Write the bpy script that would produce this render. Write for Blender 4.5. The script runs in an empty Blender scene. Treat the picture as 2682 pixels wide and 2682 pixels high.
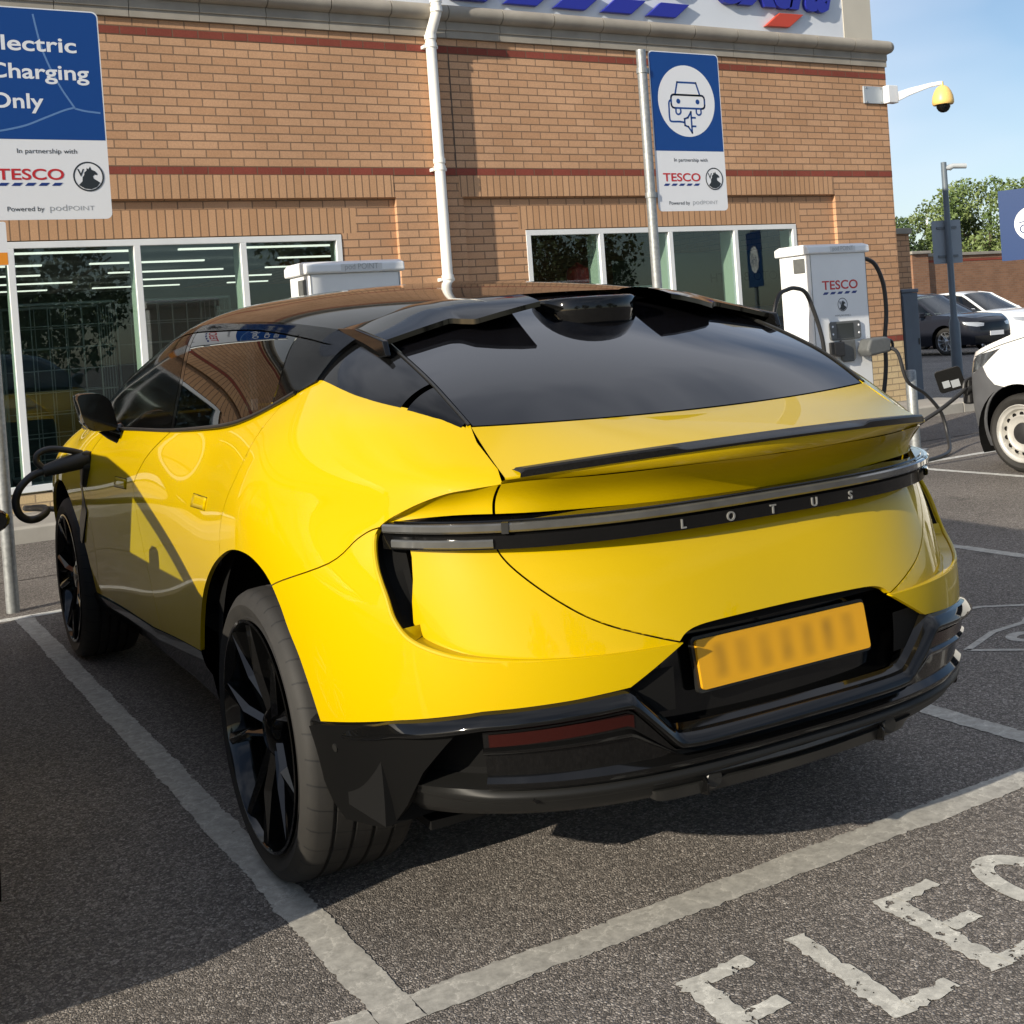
import bpy, bmesh, math, random
import numpy as np
from mathutils import Vector, Matrix, noise as mnoise
R = math.radians
random.seed(7)
rng = np.random.default_rng(11)
S = bpy.context.scene
COL = S.collection

# ------------------------------------------------------------------ camera, sky, sun, exposure
def basis_cam():
    m = Matrix(((0.8620, 0.0690, -0.5025), (-0.5018, -0.0249, -0.8646), (-0.0719, 0.9973, 0.0129)))
    x = Vector((m[0][0], m[1][0], m[2][0])).normalized()
    z = Vector((m[0][2], m[1][2], m[2][2])); z = (z - x * z.dot(x)).normalized()
    y = z.cross(x)
    return Matrix(((x[0], y[0], z[0], -1.983), (x[1], y[1], z[1], -3.188), (x[2], y[2], z[2], 1.413), (0, 0, 0, 1)))
cd = bpy.data.cameras.new('camera')
cd.sensor_width = 36; cd.lens = 42.917; cd.shift_y = -0.15919
cd.clip_start = 0.05; cd.clip_end = 2000
cam = bpy.data.objects.new('camera', cd); COL.objects.link(cam)
cam.matrix_world = basis_cam(); S.camera = cam

SUN_AZ, SUN_EL = 74.5, 22.0          # heading of the light from +Y towards +X, elevation
w = bpy.data.worlds.new('World'); S.world = w; w.use_nodes = True
nt = w.node_tree; nt.nodes.clear()
sky = nt.nodes.new('ShaderNodeTexSky'); sky.sky_type = 'NISHITA'; sky.sun_disc = False
sky.sun_elevation = R(SUN_EL); sky.sun_rotation = R(180 + SUN_AZ)
sky.air_density = 1.0; sky.dust_density = 0.6; sky.ozone_density = 2.6
tc = nt.nodes.new('ShaderNodeTexCoord'); mp = nt.nodes.new('ShaderNodeMapping'); mp.inputs['Scale'].default_value = (1.1, 1.1, 3.2)
ns = nt.nodes.new('ShaderNodeTexNoise'); ns.inputs['Scale'].default_value = 1.4; ns.inputs['Detail'].default_value = 4; ns.inputs['Roughness'].default_value = .5
dt = nt.nodes.new('ShaderNodeVectorMath'); dt.operation = 'DOT_PRODUCT'; dt.inputs[1].default_value = (.30, .22, .93)
ma = nt.nodes.new('ShaderNodeMath'); ma.operation = 'MULTIPLY_ADD'; ma.inputs[1].default_value = .40
cr = nt.nodes.new('ShaderNodeValToRGB'); cr.color_ramp.elements[0].position = .62; cr.color_ramp.elements[1].position = .93
cr.color_ramp.elements[0].color = (.05, .05, .05, 1); cr.color_ramp.elements[1].color = (.85, .85, .85, 1)
mx = nt.nodes.new('ShaderNodeMixRGB'); mx.inputs['Color2'].default_value = (7.6, 8.0, 9.0, 1)
bg = nt.nodes.new('ShaderNodeBackground'); bg.inputs['Strength'].default_value = 0.092
wo = nt.nodes.new('ShaderNodeOutputWorld')
L = nt.links.new
L(tc.outputs['Generated'], mp.inputs['Vector']); L(mp.outputs[0], ns.inputs['Vector']); L(tc.outputs['Generated'], dt.inputs[0])
L(dt.outputs['Value'], ma.inputs[0]); L(ns.outputs['Fac'], ma.inputs[2]); L(ma.outputs[0], cr.inputs[0])
L(cr.outputs[0], mx.inputs['Fac']); L(sky.outputs[0], mx.inputs['Color1']); L(mx.outputs[0], bg.inputs['Color']); L(bg.outputs[0], wo.inputs['Surface'])
sl = bpy.data.lights.new('sun', 'SUN'); sl.energy = 5.0; sl.angle = R(0.5); sl.color = (1.0, .90, .74)
so = bpy.data.objects.new('sun', sl); COL.objects.link(so)
ldir = Vector((math.sin(R(SUN_AZ)) * math.cos(R(SUN_EL)), math.cos(R(SUN_AZ)) * math.cos(R(SUN_EL)), -math.sin(R(SUN_EL))))
so.rotation_euler = ldir.to_track_quat('-Z', 'Y').to_euler(); so.location = (-20, -6, 12)
S.view_settings.view_transform = 'Standard'; S.view_settings.look = 'None'
S.view_settings.exposure = 0.44; S.view_settings.gamma = 1
S.render.engine = 'CYCLES'

# ------------------------------------------------------------------ materials
MATS = {}
def new_mat(name):
    m = bpy.data.materials.new(name); m.use_nodes = True
    return m, m.node_tree.nodes, m.node_tree.links.new, m.node_tree.nodes['Principled BSDF']
def mat(name, col, rough=.5, metal=0., spec=.5, coat=0., coat_rough=.03, var=.0, vscale=8., bump=0., bscale=60., emit=None, estr=0., rvar=0., detail=4):
    """plain procedural material with a little colour / roughness variation"""
    if name in MATS: return MATS[name]
    m, N, K, p = new_mat(name)
    p.inputs['Base Color'].default_value = (*col, 1); p.inputs['Roughness'].default_value = rough
    p.inputs['Metallic'].default_value = metal; p.inputs['Specular IOR Level'].default_value = spec
    p.inputs['Coat Weight'].default_value = coat; p.inputs['Coat Roughness'].default_value = coat_rough
    if var or bump or rvar:
        t = N.new('ShaderNodeTexCoord')
    if var:
        n = N.new('ShaderNodeTexNoise'); n.inputs['Scale'].default_value = vscale; n.inputs['Detail'].default_value = detail
        K(t.outputs['Object'], n.inputs['Vector'])
        r = N.new('ShaderNodeMapRange'); r.inputs['From Min'].default_value = .3; r.inputs['From Max'].default_value = .7
        r.inputs['To Min'].default_value = 1 - var; r.inputs['To Max'].default_value = 1 + var
        K(n.outputs['Fac'], r.inputs['Value'])
        v = N.new('ShaderNodeVectorMath'); v.operation = 'SCALE'; v.inputs[0].default_value = col
        K(r.outputs[0], v.inputs['Scale']); K(v.outputs[0], p.inputs['Base Color'])
    if rvar:
        n2 = N.new('ShaderNodeTexNoise'); n2.inputs['Scale'].default_value = 5; K(t.outputs['Object'], n2.inputs['Vector'])
        r2 = N.new('ShaderNodeMapRange'); r2.inputs['To Min'].default_value = max(0, rough - rvar); r2.inputs['To Max'].default_value = rough + rvar
        K(n2.outputs['Fac'], r2.inputs['Value']); K(r2.outputs[0], p.inputs['Roughness'])
    if bump:
        n3 = N.new('ShaderNodeTexNoise'); n3.inputs['Scale'].default_value = bscale; n3.inputs['Detail'].default_value = 3; K(t.outputs['Object'], n3.inputs['Vector'])
        b = N.new('ShaderNodeBump'); b.inputs['Strength'].default_value = bump; b.inputs['Distance'].default_value = .01
        K(n3.outputs['Fac'], b.inputs['Height']); K(b.outputs[0], p.inputs['Normal'])
    if emit:
        p.inputs['Emission Color'].default_value = (*emit, 1); p.inputs['Emission Strength'].default_value = estr
    MATS[name] = m
    return m

def brick_mat(name, c1, c2, mortar, bw=.225, rh=.075, off=.5, seed=0., msize=.006):
    if name in MATS: return MATS[name]
    m, N, K, p = new_mat(name)
    t = N.new('ShaderNodeTexCoord'); s = N.new('ShaderNodeSeparateXYZ'); c = N.new('ShaderNodeCombineXYZ')
    K(t.outputs['Object'], s.inputs[0])
    ad = N.new('ShaderNodeMath'); ad.operation = 'ADD'                # x + y so that return faces get bricks too
    K(s.outputs['X'], ad.inputs[0]); K(s.outputs['Y'], ad.inputs[1])
    ad2 = N.new('ShaderNodeMath'); ad2.operation = 'ADD'; ad2.inputs[1].default_value = 50 * bw + seed; K(ad.outputs[0], ad2.inputs[0])
    K(ad2.outputs[0], c.inputs['X']); K(s.outputs['Z'], c.inputs['Y'])
    b = N.new('ShaderNodeTexBrick'); b.offset = off; b.offset_frequency = 2
    b.inputs['Scale'].default_value = 1; b.inputs['Brick Width'].default_value = bw; b.inputs['Row Height'].default_value = rh
    b.inputs['Mortar Size'].default_value = msize; b.inputs['Mortar Smooth'].default_value = .2; b.inputs['Bias'].default_value = 0
    b.inputs['Color1'].default_value = (*c1, 1); b.inputs['Color2'].default_value = (*c2, 1); b.inputs['Mortar'].default_value = (*mortar, 1)
    K(c.outputs[0], b.inputs['Vector'])
    n = N.new('ShaderNodeTexNoise'); n.inputs['Scale'].default_value = 1.1; n.inputs['Detail'].default_value = 6; K(t.outputs['Object'], n.inputs['Vector'])
    n2 = N.new('ShaderNodeTexNoise'); n2.inputs['Scale'].default_value = 90; n2.inputs['Detail'].default_value = 3; K(t.outputs['Object'], n2.inputs['Vector'])
    r = N.new('ShaderNodeMapRange'); r.inputs['From Min'].default_value = .25; r.inputs['From Max'].default_value = .75; r.inputs['To Min'].default_value = .86; r.inputs['To Max'].default_value = 1.12
    K(n.outputs['Fac'], r.inputs['Value'])
    r2 = N.new('ShaderNodeMapRange'); r2.inputs['From Min'].default_value = .3; r2.inputs['From Max'].default_value = .7; r2.inputs['To Min'].default_value = .9; r2.inputs['To Max'].default_value = 1.1
    K(n2.outputs['Fac'], r2.inputs['Value'])
    mu = N.new('ShaderNodeMath'); mu.operation = 'MULTIPLY'; K(r.outputs[0], mu.inputs[0]); K(r2.outputs[0], mu.inputs[1])
    v = N.new('ShaderNodeVectorMath'); v.operation = 'SCALE'; K(b.outputs['Color'], v.inputs[0]); K(mu.outputs[0], v.inputs['Scale'])
    K(v.outputs[0], p.inputs['Base Color']); p.inputs['Roughness'].default_value = .9; p.inputs['Specular IOR Level'].default_value = .25
    inv = N.new('ShaderNodeMath'); inv.operation = 'SUBTRACT'; inv.inputs[0].default_value = 1; K(b.outputs['Fac'], inv.inputs[1])
    sm = N.new('ShaderNodeMath'); sm.operation = 'MULTIPLY_ADD'; sm.inputs[1].default_value = .12; K(n2.outputs['Fac'], sm.inputs[0]); K(inv.outputs[0], sm.inputs[2])
    bp = N.new('ShaderNodeBump'); bp.inputs['Strength'].default_value = .9; bp.inputs['Distance'].default_value = .006
    K(sm.outputs[0], bp.inputs['Height']); K(bp.outputs[0], p.inputs['Normal'])
    MATS[name] = m
    return m

def glass_mat(name, tint=(.75, .82, .8), ior=1.5, boost=1.0, rough=0.):
    """thin pane: what passes through is tinted, the rest mirrors by Fresnel"""
    if name in MATS: return MATS[name]
    m, N, K, p = new_mat(name); N.remove(p); out = N['Material Output']
    t = N.new('ShaderNodeBsdfTransparent'); t.inputs['Color'].default_value = (*tint, 1)
    g = N.new('ShaderNodeBsdfGlossy'); g.inputs['Roughness'].default_value = rough; g.inputs['Color'].default_value = (.95, .98, 1, 1)
    lw = N.new('ShaderNodeLayerWeight'); lw.inputs['Blend'].default_value = .5; f = N.new('ShaderNodeMath'); f.operation = 'POWER'; f.inputs[1].default_value = 5; K(lw.outputs['Facing'], f.inputs[0])
    r0 = ((ior - 1) / (ior + 1)) ** 2 * boost
    mm = N.new('ShaderNodeMath'); mm.operation = 'MULTIPLY_ADD'; mm.inputs[1].default_value = 1 - r0; mm.inputs[2].default_value = r0; mm.use_clamp = True
    x = N.new('ShaderNodeMixShader')
    K(f.outputs[0], mm.inputs[0]); K(mm.outputs[0], x.inputs[0]); K(t.outputs[0], x.inputs[1]); K(g.outputs[0], x.inputs[2]); K(x.outputs[0], out.inputs['Surface'])
    MATS[name] = m
    return m

def car_paint(name, col, flake=.25, rough=.28, metal=.0):
    if name in MATS: return MATS[name]
    m, N, K, p = new_mat(name)
    p.inputs['Base Color'].default_value = (*col, 1); p.inputs['Metallic'].default_value = metal; p.inputs['Roughness'].default_value = rough
    p.inputs['Coat Weight'].default_value = .85; p.inputs['Coat Roughness'].default_value = .015; p.inputs['Coat IOR'].default_value = 1.36
    p.inputs['Specular IOR Level'].default_value = .05
    t = N.new('ShaderNodeTexCoord'); vo = N.new('ShaderNodeTexVoronoi'); vo.inputs['Scale'].default_value = 900
    K(t.outputs['Object'], vo.inputs['Vector'])
    sp = N.new('ShaderNodeVectorMath'); sp.operation = 'SUBTRACT'; sp.inputs[1].default_value = (.5, .5, .5); K(vo.outputs['Color'], sp.inputs[0])
    sc = N.new('ShaderNodeVectorMath'); sc.operation = 'SCALE'; sc.inputs['Scale'].default_value = flake * .25; K(sp.outputs[0], sc.inputs[0])
    ge = N.new('ShaderNodeNewGeometry'); ad = N.new('ShaderNodeVectorMath'); ad.operation = 'ADD'; K(ge.outputs['Normal'], ad.inputs[0]); K(sc.outputs[0], ad.inputs[1])
    no = N.new('ShaderNodeVectorMath'); no.operation = 'NORMALIZE'; K(ad.outputs[0], no.inputs[0]); K(no.outputs[0], p.inputs['Normal'])
    MATS[name] = m
    return m

# ------------------------------------------------------------------ mesh helpers
class MB:
    def __init__(s): s.v = []; s.f = []
    def add(s, vs, fs):
        o = len(s.v); s.v.extend([tuple(map(float, p)) for p in vs]); s.f.extend([tuple(i + o for i in f) for f in fs]); return s
    def box(s, x0, x1, y0, y1, z0, z1):
        return s.add([(x, y, z) for z in (z0, z1) for y in (y0, y1) for x in (x0, x1)],
                     [(0, 2, 3, 1), (4, 5, 7, 6), (0, 1, 5, 4), (2, 6, 7, 3), (0, 4, 6, 2), (1, 3, 7, 5)])
    def tube(s, pts, r, n=10, caps=True):
        pts = [Vector(p) for p in pts]; k = len(pts); rr = r if hasattr(r, '__len__') else [r] * k
        up = None; vs = []
        for i, p in enumerate(pts):
            t = (pts[min(i + 1, k - 1)] - pts[max(i - 1, 0)]).normalized()
            if up is None:
                up = Vector((0, 0, 1)) if abs(t.z) < .9 else Vector((1, 0, 0))
            a = (up - t * up.dot(t)).normalized(); b = t.cross(a); up = a
            vs += [p + (a * math.cos(2 * math.pi * j / n) + b * math.sin(2 * math.pi * j / n)) * rr[i] for j in range(n)]
        fs = [(i * n + j, i * n + (j + 1) % n, (i + 1) * n + (j + 1) % n, (i + 1) * n + j) for i in range(k - 1) for j in range(n)]
        if caps: fs += [tuple(range(n))[::-1], tuple((k - 1) * n + j for j in range(n))]
        return s.add(vs, fs)
    def lathe(s, prof, n=48, axis='X', center=(0, 0, 0), closed=False):
        """prof: (along axis, radius)"""
        c = Vector(center); vs = []
        for a, r in prof:
            for j in range(n):
                u, v = r * math.cos(2 * math.pi * j / n), r * math.sin(2 * math.pi * j / n)
                vs.append(c + (Vector((a, u, v)) if axis == 'X' else Vector((v, a, u)) if axis == 'Y' else Vector((u, v, a))))
        k = len(prof); m = k if closed else k - 1
        fs = [(i * n + j, ((i + 1) % k) * n + j, ((i + 1) % k) * n + (j + 1) % n, i * n + (j + 1) % n) for i in range(m) for j in range(n)]
        return s.add(vs, fs)
    def prism(s, poly, a0, a1, axis='Y'):
        """polygon (p, q) extruded along axis. axis Y: (x, z); X: (y, z); Z: (x, y)"""
        n = len(poly)
        def P(p, a): return (p[0], a, p[1]) if axis == 'Y' else (a, p[0], p[1]) if axis == 'X' else (p[0], p[1], a)
        vs = [P(p, a0) for p in poly] + [P(p, a1) for p in poly]
        fs = [tuple(range(n)), tuple(range(2 * n - 1, n - 1, -1))] + [(i, i + n, (i + 1) % n + n, (i + 1) % n) for i in range(n)]
        return s.add(vs, fs)
    def grid(s, P, flip=False):
        """P: array rows x cols x 3"""
        P = np.asarray(P); a, b = P.shape[:2]
        fs = [(i * b + j, i * b + j + 1, (i + 1) * b + j + 1, (i + 1) * b + j) for i in range(a - 1) for j in range(b - 1)]
        if flip: fs = [f[::-1] for f in fs]
        return s.add(P.reshape(-1, 3), fs)
    def build(s, name, m=None, parent=None, smooth=False, bevel=0., seg=2, angle=40, mats=None, recalc=True, weld=0):
        me = bpy.data.meshes.new(name); me.from_pydata(s.v, [], s.f); me.update()
        if recalc or weld:
            b = bmesh.new(); b.from_mesh(me)
            if weld: bmesh.ops.remove_doubles(b, verts=b.verts, dist=weld)
            if recalc: bmesh.ops.recalc_face_normals(b, faces=b.faces)
            b.to_mesh(me); b.free()
        o = bpy.data.objects.new(name, me); COL.objects.link(o)
        if m: me.materials.append(m)
        if parent: o.parent = parent
        if smooth:
            me.polygons.foreach_set('use_smooth', [True] * len(me.polygons))
            if angle < 180:
                try: me.set_sharp_from_angle(angle=R(angle))
                except Exception: pass
        if bevel:
            md = o.modifiers.new('bevel', 'BEVEL'); md.width = bevel; md.segments = seg; md.limit_method = 'ANGLE'; md.angle_limit = R(35); md.harden_normals = False
        return o
def tag(o, label, cat, group=None):
    o['label'] = label; o['category'] = cat
    if group: o['group'] = group
    return o
def thing(name, label, cat, loc=(0, 0, 0), rz=0., group=None):
    o = bpy.data.objects.new(name, None); COL.objects.link(o); o.location = loc; o.rotation_euler = (0, 0, rz); o.empty_display_size = .2
    return tag(o, label, cat, group)
def struct(o): o['kind'] = 'structure'; return o
def stuff(o): o['kind'] = 'stuff'; return o

def text_mesh(body, size, extrude=.0008, offset=0., spacing=1., align='LEFT', xscale=1., shear=0.):
    """vertices/faces of a piece of lettering lying in the XY plane, front towards +Z"""
    cu = bpy.data.curves.new('lettering', 'FONT'); cu.body = body; cu.size = size; cu.extrude = extrude; cu.offset = offset
    cu.space_character = spacing; cu.align_x = align; cu.shear = shear; cu.resolution_u = 5
    o = bpy.data.objects.new('lettering', cu); COL.objects.link(o)
    dg = bpy.context.evaluated_depsgraph_get(); me = o.evaluated_get(dg).to_mesh()
    vs = [(v.co.x * xscale, v.co.y, v.co.z) for v in me.vertices]; fs = [tuple(p.vertices) for p in me.polygons]
    o.evaluated_get(dg).to_mesh_clear(); bpy.data.objects.remove(o); bpy.data.curves.remove(cu)
    return vs, fs
def text_at(mb, body, size, org, right=(1, 0, 0), up=(0, 0, 1), fit=None, **kw):
    """lettering placed at org with its own right/up directions; fit = total width"""
    vs, fs = text_mesh(body, size, **kw)
    if fit:
        x0 = min(v[0] for v in vs); x1 = max(v[0] for v in vs); k = fit / (x1 - x0); vs = [((v[0] - x0) * k, v[1], v[2]) for v in vs]
    r, u = Vector(right), Vector(up); n = r.cross(u); o = Vector(org)
    return mb.add([o + r * v[0] + u * v[1] + n * v[2] for v in vs], fs)
def rrect(x0, x1, z0, z1, r, n=5):
    pts = []
    for cx, cz, a in ((x1 - r, z1 - r, 0), (x0 + r, z1 - r, 90), (x0 + r, z0 + r, 180), (x1 - r, z0 + r, 270)):
        for i in range(n + 1):
            t = R(a + 90 * i / n); pts.append((cx + r * math.cos(t), cz + r * math.sin(t)))
    return pts
def smooth_path(pts, n=8):
    """Catmull-Rom through the points"""
    P = [np.array(p, float) for p in pts]; P = [2 * P[0] - P[1]] + P + [2 * P[-1] - P[-2]]; out = []
    for i in range(1, len(P) - 2):
        for k in range(n):
            t = k / n
            out.append(.5 * ((2 * P[i]) + (-P[i - 1] + P[i + 1]) * t + (2 * P[i - 1] - 5 * P[i] + 4 * P[i + 1] - P[i + 2]) * t * t + (-P[i - 1] + 3 * P[i] - 3 * P[i + 1] + P[i + 2]) * t ** 3))
    out.append(P[-2]); return out

# ------------------------------------------------------------------ shared materials
M_white = mat('white_coated_steel', (.72, .74, .76), .35, var=.04, vscale=3)
M_frame = mat('white_window_frame', (.70, .72, .73), .4, var=.04, vscale=4)
M_galv = mat('galvanised_steel', (.30, .315, .32), .5, metal=.6, var=.18, vscale=45, rvar=.12)
M_rubber = mat('tyre_rubber', (.022, .022, .022), .75, var=.35, vscale=14, bump=.25, bscale=150)
M_blackplastic = mat('black_plastic', (.018, .018, .019), .5, var=.15, vscale=20)
M_cable = mat('cable_rubber', (.02, .02, .021), .48, var=.1)
M_gloss = mat('gloss_black', (.004, .004, .004), .05, spec=.42)
M_greyplastic = mat('grey_moulded_plastic', (.10, .105, .105), .5, var=.1, vscale=30)
M_blue = mat('blue_sign_vinyl', (.006, .052, .23), .35, spec=.35)
M_signwhite = mat('white_sign_vinyl', (.70, .72, .76), .34)
M_red = mat('red_letter_vinyl', (.48, .02, .025), .35)
M_navy = mat('navy_letter_vinyl', (.012, .035, .19), .35)
M_ink = mat('dark_letter_ink', (.02, .025, .03), .4)
M_greyink = mat('grey_letter_ink', (.26, .28, .30), .4)
M_chrome = mat('bright_metal', (.7, .7, .7), .12, metal=1)
M_stone = mat('cast_stone', (.30, .275, .235), .85, var=.14, vscale=3.5, bump=.15, bscale=120)
B_orange = brick_mat('orange_brick', (.54, .322, .190), (.47, .268, .150), (.23, .148, .095))  # mortar colour darkened to carry the shade in the joints as well
B_red = brick_mat('red_brick_band', (.30, .062, .04), (.24, .05, .034), (.16, .09, .06), rh=.08)
B_soldier = None
B_cream = brick_mat('cream_brick', (.62, .48, .28), (.55, .41, .23), (.33, .25, .16))
B_far = brick_mat('brown_boundary_brick', (.30, .16, .095), (.24, .125, .075), (.26, .19, .14))
# ------------------------------------------------------------------ ground, markings, kerb
def asphalt_mat(name, base, speck, wear=1.):
    m, N, K, p = new_mat(name)
    t = N.new('ShaderNodeTexCoord')
    v1 = N.new('ShaderNodeTexVoronoi'); v1.inputs['Scale'].default_value = 140; K(t.outputs['Object'], v1.inputs['Vector'])
    v2 = N.new('ShaderNodeTexVoronoi'); v2.inputs['Scale'].default_value = 140; v2.feature = 'DISTANCE_TO_EDGE'; K(t.outputs['Object'], v2.inputs['Vector'])
    n = N.new('ShaderNodeTexNoise'); n.inputs['Scale'].default_value = .9; n.inputs['Detail'].default_value = 6; n.inputs['Roughness'].default_value = .65; K(t.outputs['Object'], n.inputs['Vector'])
    n2 = N.new('ShaderNodeTexNoise'); n2.inputs['Scale'].default_value = 60; n2.inputs['Detail'].default_value = 4; K(t.outputs['Object'], n2.inputs['Vector'])
    cr = N.new('ShaderNodeValToRGB'); e = cr.color_ramp.elements
    e[0].position = 0; e[0].color = (*[c * .55 for c in base], 1); e[1].position = 1; e[1].color = (*speck, 1)
    a = e.new(.45); a.color = (*base, 1); a = e.new(.80); a.color = (*[c * 1.5 for c in base], 1)
    sx = N.new('ShaderNodeSeparateXYZ'); K(v1.outputs['Color'], sx.inputs[0]); K(sx.outputs['X'], cr.inputs[0])
    r = N.new('ShaderNodeMapRange'); r.inputs['From Min'].default_value = .3; r.inputs['From Max'].default_value = .7; r.inputs['To Min'].default_value = .84; r.inputs['To Max'].default_value = 1.14
    K(n.outputs['Fac'], r.inputs['Value'])
    e2 = N.new('ShaderNodeMapRange'); e2.inputs['From Max'].default_value = .18; e2.inputs['To Min'].default_value = .45; K(v2.outputs['Distance'], e2.inputs['Value'])
    mu0 = N.new('ShaderNodeMath'); mu0.operation = 'MULTIPLY'; K(r.outputs[0], mu0.inputs[0]); K(e2.outputs[0], mu0.inputs[1])
    n4 = N.new('ShaderNodeTexNoise'); n4.inputs['Scale'].default_value = .33; n4.inputs['Detail'].default_value = 7; n4.inputs['Roughness'].default_value = .6; K(t.outputs['Object'], n4.inputs['Vector'])
    st = N.new('ShaderNodeMapRange'); st.inputs['From Min'].default_value = .33; st.inputs['From Max'].default_value = .62; st.inputs['To Min'].default_value = .78; st.inputs['To Max'].default_value = 1.08; K(n4.outputs['Fac'], st.inputs['Value'])
    n5 = N.new('ShaderNodeTexNoise'); n5.inputs['Scale'].default_value = 2.3; n5.inputs['Detail'].default_value = 3; K(t.outputs['Object'], n5.inputs['Vector'])
    oi = N.new('ShaderNodeMapRange'); oi.inputs['From Min'].default_value = .69; oi.inputs['From Max'].default_value = .75; oi.inputs['To Min'].default_value = 1.; oi.inputs['To Max'].default_value = .62; K(n5.outputs['Fac'], oi.inputs['Value'])
    m2 = N.new('ShaderNodeMath'); m2.operation = 'MULTIPLY'; K(st.outputs[0], m2.inputs[0]); K(oi.outputs[0], m2.inputs[1])
    mu = N.new('ShaderNodeMath'); mu.operation = 'MULTIPLY'; K(mu0.outputs[0], mu.inputs[0]); K(m2.outputs[0], mu.inputs[1])
    s = N.new('ShaderNodeVectorMath'); s.operation = 'SCALE'; K(cr.outputs[0], s.inputs[0]); K(mu.outputs[0], s.inputs['Scale'])
    K(s.outputs[0], p.inputs['Base Color']); p.inputs['Roughness'].default_value = .82; p.inputs['Specular IOR Level'].default_value = .35
    h = N.new('ShaderNodeMath'); h.operation = 'MULTIPLY_ADD'; h.inputs[1].default_value = .5; K(sx.outputs['X'], h.inputs[0])
    e3 = N.new('ShaderNodeMapRange'); e3.inputs['From Max'].default_value = .3; K(v2.outputs['Distance'], e3.inputs['Value']); K(e3.outputs[0], h.inputs[2])
    b = N.new('ShaderNodeBump'); b.inputs['Strength'].default_value = .7; b.inputs['Distance'].default_value = .0035; K(h.outputs[0], b.inputs['Height']); K(b.outputs[0], p.inputs['Normal'])
    return m
M_asphalt = asphalt_mat('asphalt', (.192, .171, .152), (.38, .35, .315))
g = MB()
xs = [-600, -60, -25, 10.6, 60, 600]; ys = [-600, -60, 5.6, 40, 130, 800]
g.grid(np.array([[(x, y, 0.) for y in ys] for x in xs]))
struct(g.build('ground', M_asphalt))
struct(MB().grid(np.array([[(-25, 5.55, .004), (10.3, 5.55, .004)], [(-25, 6.0, .045), (10.3, 6.0, .045)], [(-25, 6.55, .108), (10.3, 6.55, .108)]])).build('ground', M_asphalt))

def paint_mat(name, col, worn):
    """road paint, worn through to the stones: the pits are left unpainted"""
    m, N, K, p = new_mat(name); out = N['Material Output']
    t = N.new('ShaderNodeTexCoord')
    n = N.new('ShaderNodeTexNoise'); n.inputs['Scale'].default_value = 15; n.inputs['Detail'].default_value = 8; n.inputs['Roughness'].default_value = .7; K(t.outputs['Object'], n.inputs['Vector'])
    v = N.new('ShaderNodeTexVoronoi'); v.inputs['Scale'].default_value = 85; K(t.outputs['Object'], v.inputs['Vector'])
    sx = N.new('ShaderNodeSeparateXYZ'); K(v.outputs['Color'], sx.inputs[0])
    a = N.new('ShaderNodeMath'); a.operation = 'MULTIPLY_ADD'; a.inputs[1].default_value = .32; K(sx.outputs['X'], a.inputs[0]); K(n.outputs['Fac'], a.inputs[2])
    gt = N.new('ShaderNodeMath'); gt.operation = 'GREATER_THAN'; gt.inputs[1].default_value = worn; K(a.outputs[0], gt.inputs[0])
    n3 = N.new('ShaderNodeTexNoise'); n3.inputs['Scale'].default_value = 26; n3.inputs['Detail'].default_value = 10; n3.inputs['Roughness'].default_value = .75; K(t.outputs['Object'], n3.inputs['Vector'])
    r = N.new('ShaderNodeMapRange'); r.inputs['From Min'].default_value = .3; r.inputs['From Max'].default_value = .7; r.inputs['To Min'].default_value = .60; r.inputs['To Max'].default_value = 1.22; K(n3.outputs['Fac'], r.inputs['Value'])
    wv = N.new('ShaderNodeVectorMath'); wv.operation = 'MULTIPLY_ADD'; wv.inputs[1].default_value = (.12, .12, .12); K(n3.outputs['Color'], wv.inputs[0]); K(t.outputs['Object'], wv.inputs[2])
    ck = N.new('ShaderNodeTexVoronoi'); ck.feature = 'DISTANCE_TO_EDGE'; ck.inputs['Scale'].default_value = 9; K(wv.outputs[0], ck.inputs['Vector'])
    cm = N.new('ShaderNodeMapRange'); cm.inputs['From Max'].default_value = .035; cm.inputs['To Min'].default_value = 1.45; cm.inputs['To Max'].default_value = 1.; K(ck.outputs['Distance'], cm.inputs['Value'])
    cx_ = N.new('ShaderNodeMath'); cx_.operation = 'MULTIPLY'; K(r.outputs[0], cx_.inputs[0]); K(cm.outputs[0], cx_.inputs[1])
    s = N.new('ShaderNodeVectorMath'); s.operation = 'SCALE'; s.inputs[0].default_value = col; K(cx_.outputs[0], s.inputs['Scale']); K(s.outputs[0], p.inputs['Base Color'])
    p.inputs['Roughness'].default_value = .75
    b = N.new('ShaderNodeBump'); b.inputs['Strength'].default_value = .3; b.inputs['Distance'].default_value = .0025; K(a.outputs[0], b.inputs['Height']); K(b.outputs[0], p.inputs['Normal'])
    tr = N.new('ShaderNodeBsdfTransparent'); x = N.new('ShaderNodeMixShader')
    K(gt.outputs[0], x.inputs[0]); K(tr.outputs[0], x.inputs[1]); K(p.outputs[0], x.inputs[2]); K(x.outputs[0], out.inputs['Surface'])
    return m
M_line = paint_mat('worn_line_paint', (.37, .355, .315), .375)
M_letter = paint_mat('pale_letter_paint', (.50, .485, .43), .485)
M_whiteline = paint_mat('white_line_paint', (.52, .52, .49), .36)
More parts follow.
